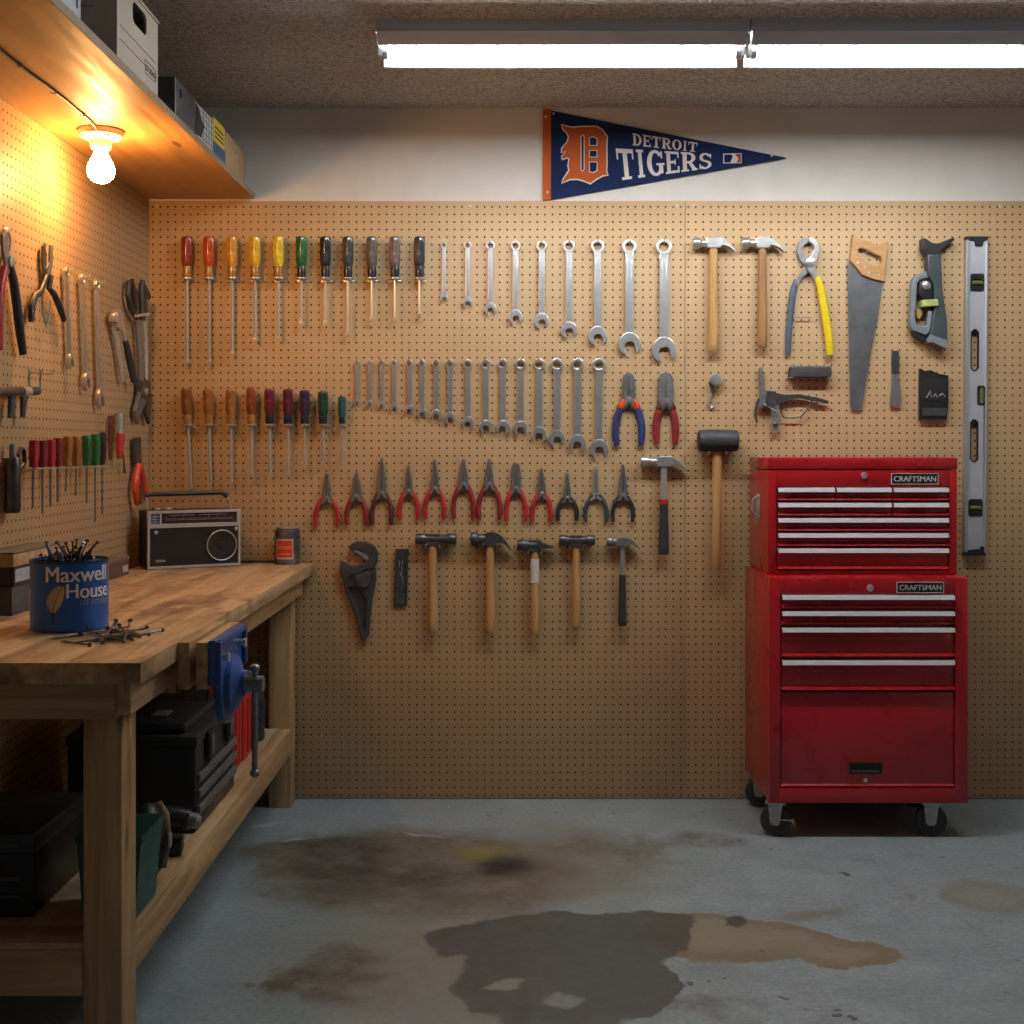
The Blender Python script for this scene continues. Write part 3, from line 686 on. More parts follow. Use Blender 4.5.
# work glove, tape reel and small drill beside it
t = thing('cordless_drill', 'small black cordless drill lying between teal tote and black toolbox', 'drill', (-.775, 2.83-D, SHZ), .15)
b = MB().tube([(-.04, 0, .085), (.02, -.005, .080), (.045, -.008, .076)], [.027, .026, .022], 16); b.build('motor_housing', simple('drill_black', (.018, .018, .02), .32), t)
MB().tube([(.045, -.008, .076), (.062, -.01, .073), (.07, -.011, .072)], [.017, .017, .010], 14).build('chuck', M_STEEL, t)
MB().tube([(-.01, 0, .068), (-.014, .004, .045), (-.018, .008, .030)], [.017, .016, .017], 12).build('grip', M_RUBBER, t)
MB().bx(-.05, .03, -.03, .035, 0, .032, .006).build('battery', M_BLACK, t)
t = thing('tool_pouch', 'brown and black tool pouch slumped behind the teal tote', 'pouch', (-.775, 2.665-D, SHZ), .2)
b = MB()
for i in range(1): b.ball((0, 0, .080), .080, 20, (.48, .6, 1.0))
for q_ in range(len(b.v)):
    x, y, z = b.v[q_]; z = max(z, 0); b.v[q_] = (x*(1+.12*math.sin(z*70)), y, z)
b.build('pouch_body', simple('pouch_black', (.02, .019, .018), .5, 0, .4, 30, 0, .3), t)
MB().tube([(.030, -.03, .03), (.040, -.02, .09), (.034, 0, .135), (.020, .02, .150), (.0, .03, .14)], .010, 10, None, .5).build('strap', simple('tan_leather', (.16, .11, .055), .5, 0, .3), t)
MB().lathe([(.016, 0), (.016, .004), (.010, .006), (.010, 0)], 16, TR(.044, -.018, .085) @ Matrix.Rotation(PI/2, 4, 'Y')).build('ring', M_WORN, t)
# dark cases in the gloom at the near end
t = thing('equipment_case', 'black case with raised ribs in the dark near end of lower shelf', 'case', (-1.03, 2.60-D, SHZ)); 
MB().bx(-.125, .095, -.16, .14, 0, .125, .006).build('body', M_BLACK, t)
MB().bx(-.128, .098, -.163, .143, .1255, .165, .006).build('lid', simple('case_lid', (.03, .032, .034), .4), t)
for z in (.04, .075, .14): MB().bx(-.10, .07, -.167, -.1602 if z < .12 else -.1632, z, z+.006, .001).build('rib', simple('case_rib', (.07, .075, .08), .4), t)
MB().tube([(-.06, -.163, .10), (-.06, -.18, .10), (.03, -.18, .10), (.03, -.163, .10)], .006, 8).build('handle', M_BLACK, t)
# ================================================================ hand tools
class Tool:
    """a tool hung on the back or left pegboard; p() turns a picture point on the board into the tool's own x,z"""
    def __init__(s, name, label, cat, px, py, group=None, wall='back', off=.012):
        s.wall, s.off = wall, off
        s.o = s.world(px, py)
        s.root = thing(name, label, cat, s.o, PI/2 if wall == 'left' else 0, group)
    def world(s, px, py):
        if s.wall == 'left': return on_left(px, py, s.off)
        d = D-s.off; v = at_depth(px, py, d); v.y = 0; return v
    def p(s, px, py):
        w = s.world(px, py)
        return (w.y-s.o.y, w.z-s.o.z) if s.wall == 'left' else (w.x-s.o.x, w.z-s.o.z)
    def P(s, pts): return [s.p(*q) for q in pts]
    def part(s, name, mb, mat, label=None, parent=None): return mb.build(name, mat, parent or s.root, label=label)
U = (D-.012)/F
def peg(px, py, what, wall='back', L=.034, drop=0, group='steel peg hooks'):
    """an L-shaped steel peg hook pushed into the board"""
    w = on_left(px, py, .01) if wall == 'left' else at_depth(px, py, D-.01)
    if wall != 'left': w.y = 0
    b = MB().tube([(0, .0, 0), (0, -L, 0), (0, -L-.004, .003), (0, -L-.005, .011)], .0022, 8)
    o = b.build('peg_hook', M_WORN, None, w, (0, 0, PI/2 if wall == 'left' else 0))
    return tag(o, 'small steel peg hook holding '+what, 'hook', group)
ORD = ['', '', 'second', 'third', 'fourth', 'fifth', 'sixth', 'seventh', 'eighth', 'ninth', 'tenth', 'eleventh', 'twelfth', 'thirteenth', 'fourteenth', 'fifteenth', 'sixteenth']

# ---------------------------------------------------------------- combination wrenches
def wrench_mb(L, rr, ow, sw, th, tilt=12, y=-.008):
    """ring at the origin, open jaw L below"""
    b = MB()
    b.prism([circ(0, 0, rr, 24), [(x, z) for x, z in circ(0, 0, rr*.60, 12)]], y+th*.15, y-th*1.15, th*.2)
    h = sw/2; e = -(L-ow*1.0)
    b.prism([[(-h*.95, -rr*.75), (h*.95, -rr*.75), (h, -rr*1.5), (h*1.0, e+ow*1.5), (h*1.25, e+ow*.75), (-h*1.25, e+ow*.75), (-h, e+ow*1.5), (-h, -rr*1.5)]], y, y-th, th*.22)
    b.prism([[(-h*.5, -rr*1.7), (h*.5, -rr*1.7), (h*.5, e+ow*1.5), (-h*.5, e+ow*1.5)]], y-th*.8, y-th*1.12, th*.1)
    t0 = math.radians(-90+tilt); g = math.radians(34)
    arc = circ(0, 0, ow, 26, t0+g, t0+2*PI-g)
    arc = [(x, z*1.0+(.0 if z < 0 else z*.15)) for x, z in arc]
    c, s_ = math.cos(t0+PI/2), math.sin(t0+PI/2)
    gp = ow*.46
    notch = [(-gp, -ow*.86), (-gp, ow*.02), (-gp*.55, ow*.26), (gp*.55, ow*.26), (gp, ow*.02), (gp, -ow*.86)]
    notch = [(x*c-z*s_, x*s_+z*c) for x, z in notch]
    b.prism([[(x, z+e) for x, z in arc+notch]], y+th*.15, y-th*1.15, th*.2)
    return b
W1x = [444, 467.6, 490.4, 515.6, 541.7, 569, 597.6, 629.3, 664]
W1r = [3.3, 4.0, 4.7, 5.0, 5.5, 6.1, 6.8, 7.5, 8.1]
W1b = [302, 308, 315.5, 324.5, 329, 338.5, 346, 355.5, 362.5]
W1o = [4, 5, 6, 6.8, 7.3, 7.9, 9.2, 10.8, 11.9]
W1s = [4.0, 4.9, 5.4, 5.9, 6.4, 6.7, 7.3, 8.0, 9.0]
for i in range(9):
    lab = ['shortest', 'second shortest', 'third shortest', 'fourth shortest', 'middle-sized', 'fourth longest', 'third longest', 'second longest', 'longest'][i]
    cy = 244+W1r[i]*.35
    T = Tool('combination_wrench', f'bright chrome combination wrench in upper row, {lab} of the nine', 'wrench', W1x[i], cy, 'wrenches of the upper row')
    o = wrench_mb((W1b[i]-cy)*U, W1r[i]*U, W1o[i]*U, W1s[i]*U, .005+.0004*i, 14).build('head_and_shank', M_CHROME, T.root)
    peg(W1x[i], cy-W1r[i]*.40, f'the {lab} wrench in the upper row of nine')
W2x = [357, 369.7, 381.4, 394, 409.4, 422, 436.4, 450, 467.8, 485.6, 502.7, 520.5, 539.2, 557, 577.5, 599]
W2b = [405.4, 407, 409, 412, 414.5, 418.4, 420.7, 424.5, 429.5, 433.7, 435, 436.5, 443, 447, 452.5, 458]
for i in range(16):
    k = i/15; r = 2.6+4.3*k; ow = 2.9+5.9*k; sw = 3.4+3.8*k; cy = 362.8+2.4*k
    lab = 'shortest' if i == 0 else 'longest' if i == 15 else f'{ORD[i+1]} shortest' if i < 8 else f'{ORD[16-i]} longest'
    T = Tool('combination_wrench', f'worn steel combination wrench in lower row, {lab} of the sixteen', 'wrench', W2x[i], cy, 'wrenches of the lower row')
    wrench_mb((W2b[i]-cy)*U, r*U, ow*U, sw*U, .004+.003*k, 12 if i % 2 else -10).build('head_and_shank', M_WORN, T.root)
    peg(W2x[i], cy-r*.4, f'the {lab} wrench in the lower row of sixteen')

# ---------------------------------------------------------------- screwdrivers
def driver_handle(hl, r, ferr):
    z0 = hl*.30 if ferr else hl*.22
    return MB().lathe([(0, hl), (r*.55, hl), (r*.86, hl*.975), (r*.97, hl*.94, .3), (r, hl*.88, 1), (r, hl*.45, 1), (r*.90, z0+hl*.06, .6), (r*.74, z0, 0), (0, z0)], 36, None, (6, .16)), z0
def screwdriver(px, ytop, ycol, ytip, wpx, mat, label, group, grip=None, lean=0):
    T = Tool('screwdriver', label, 'screwdriver', px, ycol, group, off=.03)
    k = (D-.03)/F; hl = (ycol-ytop)*k; r = wpx/2*k; y = -.030
    h, z0 = driver_handle(hl, r, grip)
    Mx = TR(0, y, 0) @ RY(lean)
    for q in (h,): q.v = [tuple(Mx @ Vector(v)) for v in q.v]
    T.part('handle', h, mat)
    fr = MB().lathe([(0, z0*1.02), (r*.72, z0*1.0), (r*(.78 if grip else .70), z0*.55), (r*.72, z0*.2), (r*.85, z0*.16), (r*.85, 0.001), (0, .001)], 24, Mx)
    T.part('ferrule', fr, grip or mat)
    T.part('collar', MB().lathe([(0, .0005), (r*.92, .0005), (r*.98, .002), (r*.98, .005), (r*.80, .007), (0, .007)], 20, Mx), M_WORN)
    sl = (ytip-ycol)*k; sr = r*.20+.0012
    sh = MB().tube([(0, 0, .002), (0, 0, -sl+.012)], sr, 10, Mx)
    sh.bx(-sr*1.35, sr*1.35, -sr*.45, sr*.45, -sl, -sl+.014, .0006, Mx)
    T.part('shank', sh, M_SHANK)
    # wire holder the grip rests on
    w = at_depth(px, ycol+.6, D-.03); w.y = 0; rr = sr+.0022
    b = MB().tube([(rr+.001, 0, 0), (rr+.001, y-.004, 0)], .0016, 6); b.tube([(-rr-.001, 0, 0), (-rr-.001, y-.004, 0)], .0016, 6)
    b.bx(-r*.95, r*.95, -.0025, -.0002, -.003, .003, .0005)
    for s_ in (-1, 1): b.tube([(s_*(rr+.001), y-.004, 0), (s_*(rr+.001), y-.009, .0), (s_*(rr+.001), y-.010, .005)], .0016, 6)
    o = b.build('wire_holder', M_WORN, None, w)
    return o
AMB = dict(coat=.5)
M_SD = {n: simple('grip_'+n, c, .22, 0, .2, 50, .6) for n, c in {
    'darkred': (.23, .022, .008), 'redorange': (.42, .055, .012), 'amber': (.55, .27, .02), 'yellow': (.62, .40, .02), 'brightyellow': (.66, .50, .02),
    'green': (.012, .12, .03), 'black': (.018, .02, .02), 'charcoal': (.04, .045, .045), 'grey': (.10, .085, .075), 'mauve': (.15, .11, .11), 'blueblack': (.025, .03, .038),
    'brownamber': (.21, .075, .016), 'goldamber': (.28, .105, .018), 'paleamber': (.30, .12, .028), 'redamber': (.22, .052, .014), 'wine': (.13, .014, .022), 'plum': (.10, .014, .03), 'violet': (.045, .015, .045), 'darkgreen': (.01, .05, .03), 'teal': (.012, .10, .085)}.items()}
M_FERR = simple('ferrule_black', (.012, .015, .022), .3, 0, .2, 40, .3)
M_NECK = simple('amber_neck', (.30, .14, .03), .25, 0, .2, 50, .6)
GA, GB = 'screwdrivers of the upper row', 'screwdrivers of the lower row'
A = [(187, 363.5, 'darkred', 0, 'long screwdriver with dark red clear handle, nearest the corner in upper row'),
     (209, 363.5, 'redorange', 0, 'long screwdriver with orange red handle, beside the dark red one in upper row'),
     (232, 355, 'amber', 0, 'amber yellow screwdriver beside the orange red one, longest of three yellow ones'),
     (255, 341, 'yellow', 0, 'golden yellow handled screwdriver hanging between amber and bright yellow ones'),
     (278.5, 340, 'brightyellow', 0, 'bright yellow handled screwdriver hanging directly before the green one'),
     (301.5, 325, 'green', 1, 'green handled screwdriver with black collar in the upper row'),
     (325.5, 324.5, 'black', 1, 'black handled screwdriver hanging directly after the green one in upper row'),
     (348, 336.5, 'charcoal', 1, 'dark grey handled screwdriver with the longest blade among the dark upper ones'),
     (372, 321, 'grey', 1, 'brownish grey handled screwdriver third from the wrench end of upper row'),
     (395, 322, 'mauve', 1, 'pale grey handled screwdriver second from the wrench end of upper row'),
     (419.6, 316, 'blueblack', 1, 'blue black handled screwdriver with short blade next to the smallest upper wrench')]
for px, yt, m, f, lab in A:
    o = screwdriver(px, 236.5, 279.5, yt, 11.8, M_SD[m], lab, GA, M_FERR if f else M_NECK)
    n_ = dict(darkred='dark red', redorange='orange red', amber='amber', yellow='golden yellow', brightyellow='bright yellow', green='green', black='black', charcoal='dark grey', grey='brownish grey', mauve='pale grey', blueblack='blue black')[m]
    tag(o, f'small wire holder under the {n_} screwdriver of upper row', 'holder', 'wire holders of the upper screwdrivers')
B = [(188, 388.6, 489, 'brownamber', 'brown amber screwdriver with longest blade, nearest corner in lower row', 'brown amber', .05),
     (209, 389.5, 482, 'goldamber', 'golden amber handled screwdriver second from the corner in lower row', 'golden amber', .03),
     (231, 389.5, 484, 'paleamber', 'pale amber handled screwdriver third from the corner in lower row', 'pale amber', .0),
     (251.5, 387, 477, 'redamber', 'tall red amber handled screwdriver fourth from the corner in lower row', 'red amber', 0),
     (269.6, 388.6, 474.5, 'wine', 'wine red handled screwdriver hanging beside the tall red amber one', 'wine red', 0),
     (288, 388.8, 475, 'plum', 'plum red handled screwdriver hanging between wine red and violet ones', 'plum red', 0),
     (304.7, 390, 466.6, 'violet', 'dark violet handled screwdriver hanging before the dark green one', 'dark violet', .0),
     (323, 391, 460, 'darkgreen', 'dark green handled screwdriver hanging beside the small teal one', 'dark green', 0),
     (342, 396, 466, 'teal', 'small teal handled screwdriver at the wrench end of lower row', 'small teal', 0)]
for px, y0, yt, m, lab, n_, ln in B:
    o = screwdriver(px, y0, 426, yt, 11 if m != 'teal' else 8.4, M_SD[m], lab, GB, M_NECK if m in ('brownamber', 'goldamber', 'paleamber', 'redamber') else M_FERR, -ln)
    tag(o, f'small wire holder under the {n_} screwdriver of lower row', 'holder', 'wire holders of the lower screwdrivers')

# ---------------------------------------------------------------- pliers
def pliers(T, jl, jw, tw, sp, hl, hw, mjaw, mgrip, blunt=False, mtop=None, y=-.0092, bow=1.0):
    """pivot at the origin, jaws up, grips down"""
    for s in (-1, 1):
        b = MB()
        if blunt: L = [(s*.0006, -jw*.2), (s*jw*.5, -jw*.1), (s*jw*.54, jl*.45), (s*jw*.46, jl*.82), (s*tw*.5, jl), (s*.0006, jl)]
        else: L = [(s*.0006, -jw*.2), (s*jw*.46, -jw*.15), (s*jw*.5, jl*.12), (s*jw*.42, jl*.40), (s*tw*.5, jl), (s*.0006, jl)]
        b.prism([L], y+.006, y-.006, .0016)
        b.tube([(s*jw*.1, y, -jw*.05), (s*jw*.3, y, -jw*.45), (s*sp*.55, y, -hl*.18)], [jw*.32, jw*.28, hw*.42], 10)
        T.part('jaw', b, mjaw)
        pts = [(.26, .01), (.50, -.11), (.80*bow, -.32), (.97*bow, -.56), (.97, -.78), (.90, -1.0)]
        P = [(s*sp*x, y, hl*z) for x, z in pts]
        R = [hw*.40, hw*.47, hw*.50, hw*.50, hw*.47, hw*.36]
        g = MB().tube(P, R, 12, None, .85)
        T.part('grip', g, mgrip)
        if mtop: T.part('grip_collar', MB().tube([(s*sp*.28, y-.001, .0), (s*sp*.48, y-.001, -hl*.10), (s*sp*.60, y-.001, -hl*.17), (s*sp*.62, y-.001, -hl*.19)], [hw*.42, hw*.56, hw*.58, hw*.5], 12, None, .85), mtop)
    T.part('pivot', MB().lathe([(jw*.26, -.0005), (jw*.26, .0015), (jw*.18, .0028), (0, .003)], 16, TR(0, y-.0062, 0) @ Matrix.Rotation(PI/2, 4, 'X')), M_STEEL)
PL = [(326.7, 473, 498, 527, 11.5, M_GRIPRED, 9, 'bright red handled pliers with short oval jaws, nearest the radio', 0),
      (356.4, 472.5, 496.5, 525.5, 10, M_GRIPDRED, 10, 'dark red pliers with short toothed jaws, second from the corner end', 0),
      (381.7, 458, 493, 525, 10, M_GRIPBRN, 9, 'brown black handled long nose pliers, third from the corner end', 0),
      (408.7, 464.6, 491, 519.5, 9.5, M_GRIPRED, 8, 'red handled slim needle nose pliers with thin jaws, fourth in row', 0),
      (434.7, 459.5, 488.5, 519.5, 9.8, M_GRIPRED, 8.5, 'red handled long nose pliers, fifth from the corner end of row', 0),
      (463.4, 459, 484.5, 519, 10.3, M_GRIPDRED, 10, 'dark red pliers with wide tapering jaws, sixth in the pliers row', 0),
      (489.3, 458.5, 484.5, 520, 10.8, M_GRIPDRED, 10, 'largest dark red handled pliers, seventh in the pliers row', 0),
      (516, 463, 488.5, 521, 10, M_GRIPRED, 9.5, 'red handled pliers with blunt rounded jaws, eighth in the row', 1),
      (541.6, 468, 494, 521.5, 9.6, M_GRIPRED, 8.5, 'last red handled pliers in the row, beside black handled ones', 0),
      (567.3, 472.5, 498, 521, 10, M_GRIPBLK, 7.5, 'small black handled needle pliers beside the last red pair', 0),
      (596, 465.6, 495, 522, 11, M_GRIPGRY, 6.5, 'grey handled pliers with bright thin jaws, between two dark pairs', 0),
      (623, 464.6, 495.5, 522, 10.5, M_GRIPBLK, 9, 'black handled pliers with dark jaws, at hammer end of the row', 0)]
for i, (px, yt, yp, yb, sp, m, jw, lab, bl) in enumerate(PL):
    T = Tool('pliers', lab, 'pliers', px, yp, 'row of pliers below the wrenches')
    pliers(T, (yp-yt)*U, jw*U, (jw*.62 if bl else 2.3)*U, sp*U, (yb-yp)*U, 5.0*U if i < 9 else 4.4*U, M_WORN if i == 10 else M_JAW, m, bl)
T = Tool('pliers', 'large combination pliers with blue grips and orange red collars', 'pliers', 628.8, 400, 'large pliers beside the wrenches')
pliers(T, 27*U, 12.5*U, 6.5*U, 13.5*U, 46*U, 7.6*U, M_JAW, M_GRIPBLU, True, M_GRIPORG)
T = Tool('pliers', 'large broad jawed cutters with faded dark red grips', 'pliers', 666, 402, 'large pliers beside the wrenches')
pliers(T, 29*U, 15*U, 10*U, 10*U, 42*U, 7.8*U, M_STEEL, M_GRIPDRED, True, M_GRIPBRN)

# ---------------------------------------------------------------- hammers
def hammer(px, hx0, hx1, hy0, hy1, hby, hw, kind, label, mhead, mhandle, group, steel=None, grip=None, ring=None, sticker=None):
    short = SHORT[px]
    T = Tool('hammer', label, 'hammer', px, hby, group, off=.03); k = (D-.03)/F; y = -.026
    p = T.p
    L, R, top, bot = p(hx0, hy0), p(hx1, hy0), p(px, hy0)[1], p(px, hy1)[1]
    h = top-bot; cz = (top+bot)/2; w = hw*k/2
    b = MB()
    if kind == 'claw' or kind == 'framing':
        hc = h*.52; zc = top-hc*.62                      # poll, cheek, claw
        b.lathe([(0, 0), (hc*.56, 0), (hc*.62, .003), (hc*.62, (p(px, 0)[0]-L[0])*.30), (hc*.44, (p(px, 0)[0]-L[0])*.40), (hc*.44, (p(px, 0)[0]-L[0])*.75), (0, (p(px, 0)[0]-L[0])*.75)], 20, TR(L[0], y, zc) @ Matrix.Rotation(PI/2, 4, 'Y'))
        cw = w*1.35
        x1 = R[0]
        b.prism([[(-cw*1.1, zc+hc*.42), (-cw*.4, top), (cw*.9, top), (cw*1.2, zc+hc*.45), (cw*1.05, zc-hc*.4), (cw*.85, bot+h*.36), (-cw*.85, bot+h*.36), (-cw*1.05, zc-hc*.35)]], y+.013, y-.013, .003)
        for s in (-1, 1):                                # split claw, two prongs
            N_ = 7; U_ = []; Lw = []
            for i in range(N_+1):
                f = i/N_; xx = cw*.6+(x1-cw*.6)*f
                zt = top-h*.02-(top-bot)*.80*f**1.9; th = h*.52*(1-f*.90)
                U_.append((xx, zt)); Lw.append((xx-.002*f, zt-th*(1-.1*f)))
            ya, yb = (y-.0016, y-.012) if s < 0 else (y+.012, y+.0016)
            b.prism([U_+Lw[::-1]], ya, yb, .0012)
    elif kind == 'mallet':
        pass
    else:
        r = h*.46; n_ = 20
        xl, xr = L[0], R[0]
        ML = TR(xl, y, cz+h*.08) @ Matrix.Rotation(PI/2, 4, 'Y')
        if kind == 'double': b.lathe([(0, 0), (r*.85, 0), (r, .004), (r, (xr-xl)*.20), (r*.78, (xr-xl)*.27), (r*.78, (xr-xl)*.73), (r, (xr-xl)*.80), (r, xr-xl-.004), (r*.85, xr-xl), (0, xr-xl)], n_, ML)
        else:
            b.lathe([(0, 0), (r*.85, 0), (r, .004), (r, (xr-xl)*.26), (r*.78, (xr-xl)*.33), (r*.78, (xr-xl)*.60), (0, (xr-xl)*.60)], n_, ML)
            b.prism([[(xl+(xr-xl)*.55, cz+h*.46), (xr-.002, cz-h*.02), (xr, cz-h*.10), (xr-.003, cz-h*.18), (xl+(xr-xl)*.55, cz-h*.26)]], y+r*.8, y-r*.8, .002)
        b.prism([[(-w*1.5, top), (w*1.5, top), (w*1.6, cz), (w*1.15, bot), (-w*1.15, bot), (-w*1.6, cz)]], y+.012, y-.012, .003)
    T.part('head', b, mhead)
    htop = bot+h*.35 if kind in ('claw', 'framing') else bot+.001
    def shaft(z1, z0, f=1.0, bulge=True):
        zz = [z1, z1-(z1-z0)*.3, z1-(z1-z0)*.6, z1-(z1-z0)*.9, z0+.003, z0]
        rr = [w*.82*f, w*.84*f, w*.96*f, w*1.02*f, w*1.0*f, w*.85*f] if bulge else [w*f]*6
        return MB().tube([(0, y, z) for z in zz], rr, 16, None, .72)
    if steel is not None:
        zs = p(px, steel)[1]
        T.part('steel_shaft', shaft(htop+.004, zs-.004, .62, False), M_CHROME if kind == 'framing' else M_WORN)
        if ring: T.part('red_ring', MB().tube([(0, y, zs+.002), (0, y, zs-.014)], w*.92, 16, None, .74), M_GRIPRED); zs -= .0145
        T.part('grip', shaft(zs, 0, 1.0), grip)
    else:
        T.part('handle', shaft(htop+.012, 0), mhandle)
    if sticker:
        z1, z0 = p(px, sticker[0])[1], p(px, sticker[1])[1]
        T.part('sticker', MB().tube([(0, y, z1), (0, y, z0)], w*1.0, 16, None, .74), simple('white_sticker', (.62, .58, .50), .5, 0, .15, 60))
    for s in (-1, 1):                                    # the head rests on two pegs
        q = T.world(px+s*(hw*.5+2.2), hy1+1.6 if kind not in ('claw', 'framing') else hy0+(hy1-hy0)*.62); q.y = 0
        o = MB().tube([(0, 0, 0), (0, -.040, 0), (0, -.044, .004), (0, -.045, .010)], .0022, 8).build('peg_hook', M_WORN, None, q)
        side = 'corner side' if s < 0 else 'seam side'
        tag(o, f'steel peg hook under head of {short}, on its '+('radio side' if s < 0 else 'chest side'), 'hook', 'peg hooks under hammer heads')
    return T
SHORT = {713.5: 'pale handled upper claw hammer', 762.6: 'brown handled upper claw hammer', 432.6: 'double faced sledge hammer', 490: 'dark headed claw hammer', 534.8: 'stickered cross peen hammer', 576.2: 'narrow engineer hammer', 622.6: 'black gripped small hammer', 664: 'red ringed big hammer'}
G1, G2 = 'claw hammers of the upper row', 'hammers of the lowest row'
hammer(713.5, 693, 735.5, 237, 255, 352, 10.6, 'claw', 'claw hammer with pale yellowish wooden handle', M_WORN, M_HANDLE, G1)
hammer(762.6, 742, 784.5, 237, 255, 347.5, 9.8, 'claw', 'claw hammer with darker brown wooden handle, beside the yellow pliers', M_WORN, M_HANDLE2, G1)
hammer(432.6, 415.5, 456.5, 534, 546, 632, 9.6, 'double', 'double faced sledge hammer with amber wooden handle, beside the black plate', M_IRON, M_HANDLE, G2)
hammer(490, 471, 511.5, 532, 554, 633.5, 9.6, 'claw', 'dark headed claw hammer with wooden handle in lowest row', M_IRON, M_HANDLE, G2)
hammer(534.8, 517, 554, 540, 552, 634, 8.8, 'cross', 'cross peen hammer with white sticker on its handle', M_IRON, M_HANDLE, G2, sticker=(559, 583))
hammer(576.2, 559, 595, 535.5, 547, 628.5, 8.2, 'double', 'narrow headed engineer hammer with plain yellow wooden handle', M_IRON, M_HANDLE, G2)
hammer(622.6, 606.5, 640.5, 537, 552, 626, 8.4, 'claw', 'claw hammer with steel shaft and black grip in lowest row', M_STEEL, None, G2, 575, M_RUBBER)
hammer(664, 641, 687, 456, 473, 554.5, 10.2, 'framing', 'big bright claw hammer with black grip and red ring, by the seam', M_WORN, None, None, 500, M_RUBBER, True)
# rubber mallet
T = Tool('mallet', 'black rubber mallet with long wooden handle, left of the red chest', 'mallet', 716.8, 570, None, off=.045); k = (D-.045)/F; y = -.045
z0, z1 = T.p(716, 452)[1], T.p(716, 429.5)[1]; x0, x1 = T.p(698, 440)[0], T.p(738, 440)[0]; r = (z1-z0)/2; L = x1-x0
MBm = MB().lathe([(0, 0), (r*.80, 0), (r*.93, .004), (r*.99, L*.2), (r*1.02, L*.5), (r*.99, L*.8), (r*.93, L-.004), (r*.80, L), (0, L)], 28, TR(x0, y, (z0+z1)/2) @ Matrix.Rotation(PI/2, 4, 'Y'))
T.part('head', MBm, M_RUBBER)
zz = z0+.004
T.part('handle', MB().tube([(0.001, y, zz), (0, y, zz*.6), (-.003, y, zz*.2), (-.004, y, .003), (-.004, y, 0)], [4.6*k, 4.7*k, 5.2*k, 5.2*k, 4.6*k], 16, None, .8), M_HANDLE)
for s in (-1, 1):
    q = T.world(716.8+s*8.5, 454.5); q.y = 0
    o = MB().tube([(0, 0, 0), (0, -.058, 0), (0, -.062, .004), (0, -.063, .012)], .003, 8).build('peg_hook', M_WORN, None, q)
    tag(o, 'thick steel peg hook under the black mallet head, '+('side away from the chest' if s < 0 else 'side towards the chest'), 'hook', 'peg hooks under the mallet')

# ---------------------------------------------------------------- tongue and groove pliers
T = Tool('slip_joint_pliers', 'open slip joint pliers with one grey and one yellow handle', 'pliers', 809, 265)
y = -.0115; P = T.P
b = MB().prism([P([(805, 266), (799, 260), (796.5, 250), (798.5, 242), (803, 238.5), (809, 237.5), (809, 243), (804, 245), (802, 250), (804, 256), (812, 262), (814, 268), (806, 271)])], y+.006, y-.006, .0016)
b.prism([P([(806, 265), (797, 277), (793.5, 284), (797.5, 286), (801, 279), (811, 270)])], y+.005, y-.007, .0015); T.part('jaw', b, M_STEEL)
b = MB().prism([P([(812, 238), (817, 243), (819, 250), (817, 258), (814, 265), (815, 272), (812, 276), (807, 271), (806, 262), (810, 256), (813, 250), (812, 245), (808, 242), (808, 238)])], y-.0065, y-.016, .0016)
b.prism([P([(806, 264), (812, 267), (819, 279), (814, 281), (806, 270)])], y-.0065, y-.014, .0015); T.part('jaw', b, M_WORN)
T.part('pivot', MB().lathe([(4.8*U, 0), (4.8*U, .003), (3.2*U, .005), (0, .0055)], 18, TR(T.p(809.5, 263)[0], y-.0162, T.p(809.5, 263)[1]) @ Matrix.Rotation(PI/2, 4, 'X')), M_WORN)
def grip(T, pts, w, mat, name='grip', yy=y, flat=.75):
    T.part(name, MB().tube([(T.p(a, c)[0], yy, T.p(a, c)[1]) for a, c in pts], [q*U for q in w], 12, None, flat), mat)
grip(T, [(796.5, 280), (793, 292), (790.5, 312), (788.5, 335), (788, 355)], [2.8, 3.4, 3.4, 3.1, 2.6], M_GRIPSLT)
grip(T, [(816.5, 277), (820, 287), (824, 310), (828, 336), (829.5, 355)], [3.4, 4.0, 4.2, 4.0, 3.6], M_YEL, yy=y-.008)
T.part('handle_spring', MB().tube([(T.p(a, c)[0], y-.004, T.p(a, c)[1]) for a, c in ((795, 317), (801, 318), (806, 317), (812, 318.5))], .0018, 6), M_STEEL)

# dark bar under it
T = Tool('sharpening_stone', 'short dark grey rectangular sharpening stone under the yellow handled pliers', 'stone', 809, 378)
x0, x1 = T.p(788.6, 371)[0], T.p(829.5, 371)[0]; z1 = T.p(800, 366)[1]
T.part('stone', MB().bx(x0, x1, -.040, -.002, .002, z1-.008, .002), simple('dark_stone', (.045, .043, .042), .7, 0, .3, 60))
T.part('top_face', MB().bx(x0+.003, x1-.001, -.040, -.002, z1-.0078, z1, .0015), simple('grey_stone', (.16, .155, .15), .7, 0, .2, 60))
T.part('bracket', MB().bx(x0-.002, x0+.012, -.042, 0, -.001, .0015, .0004).bx(x1-.012, x1+.002, -.042, 0, -.001, .0015, .0004), M_WORN)

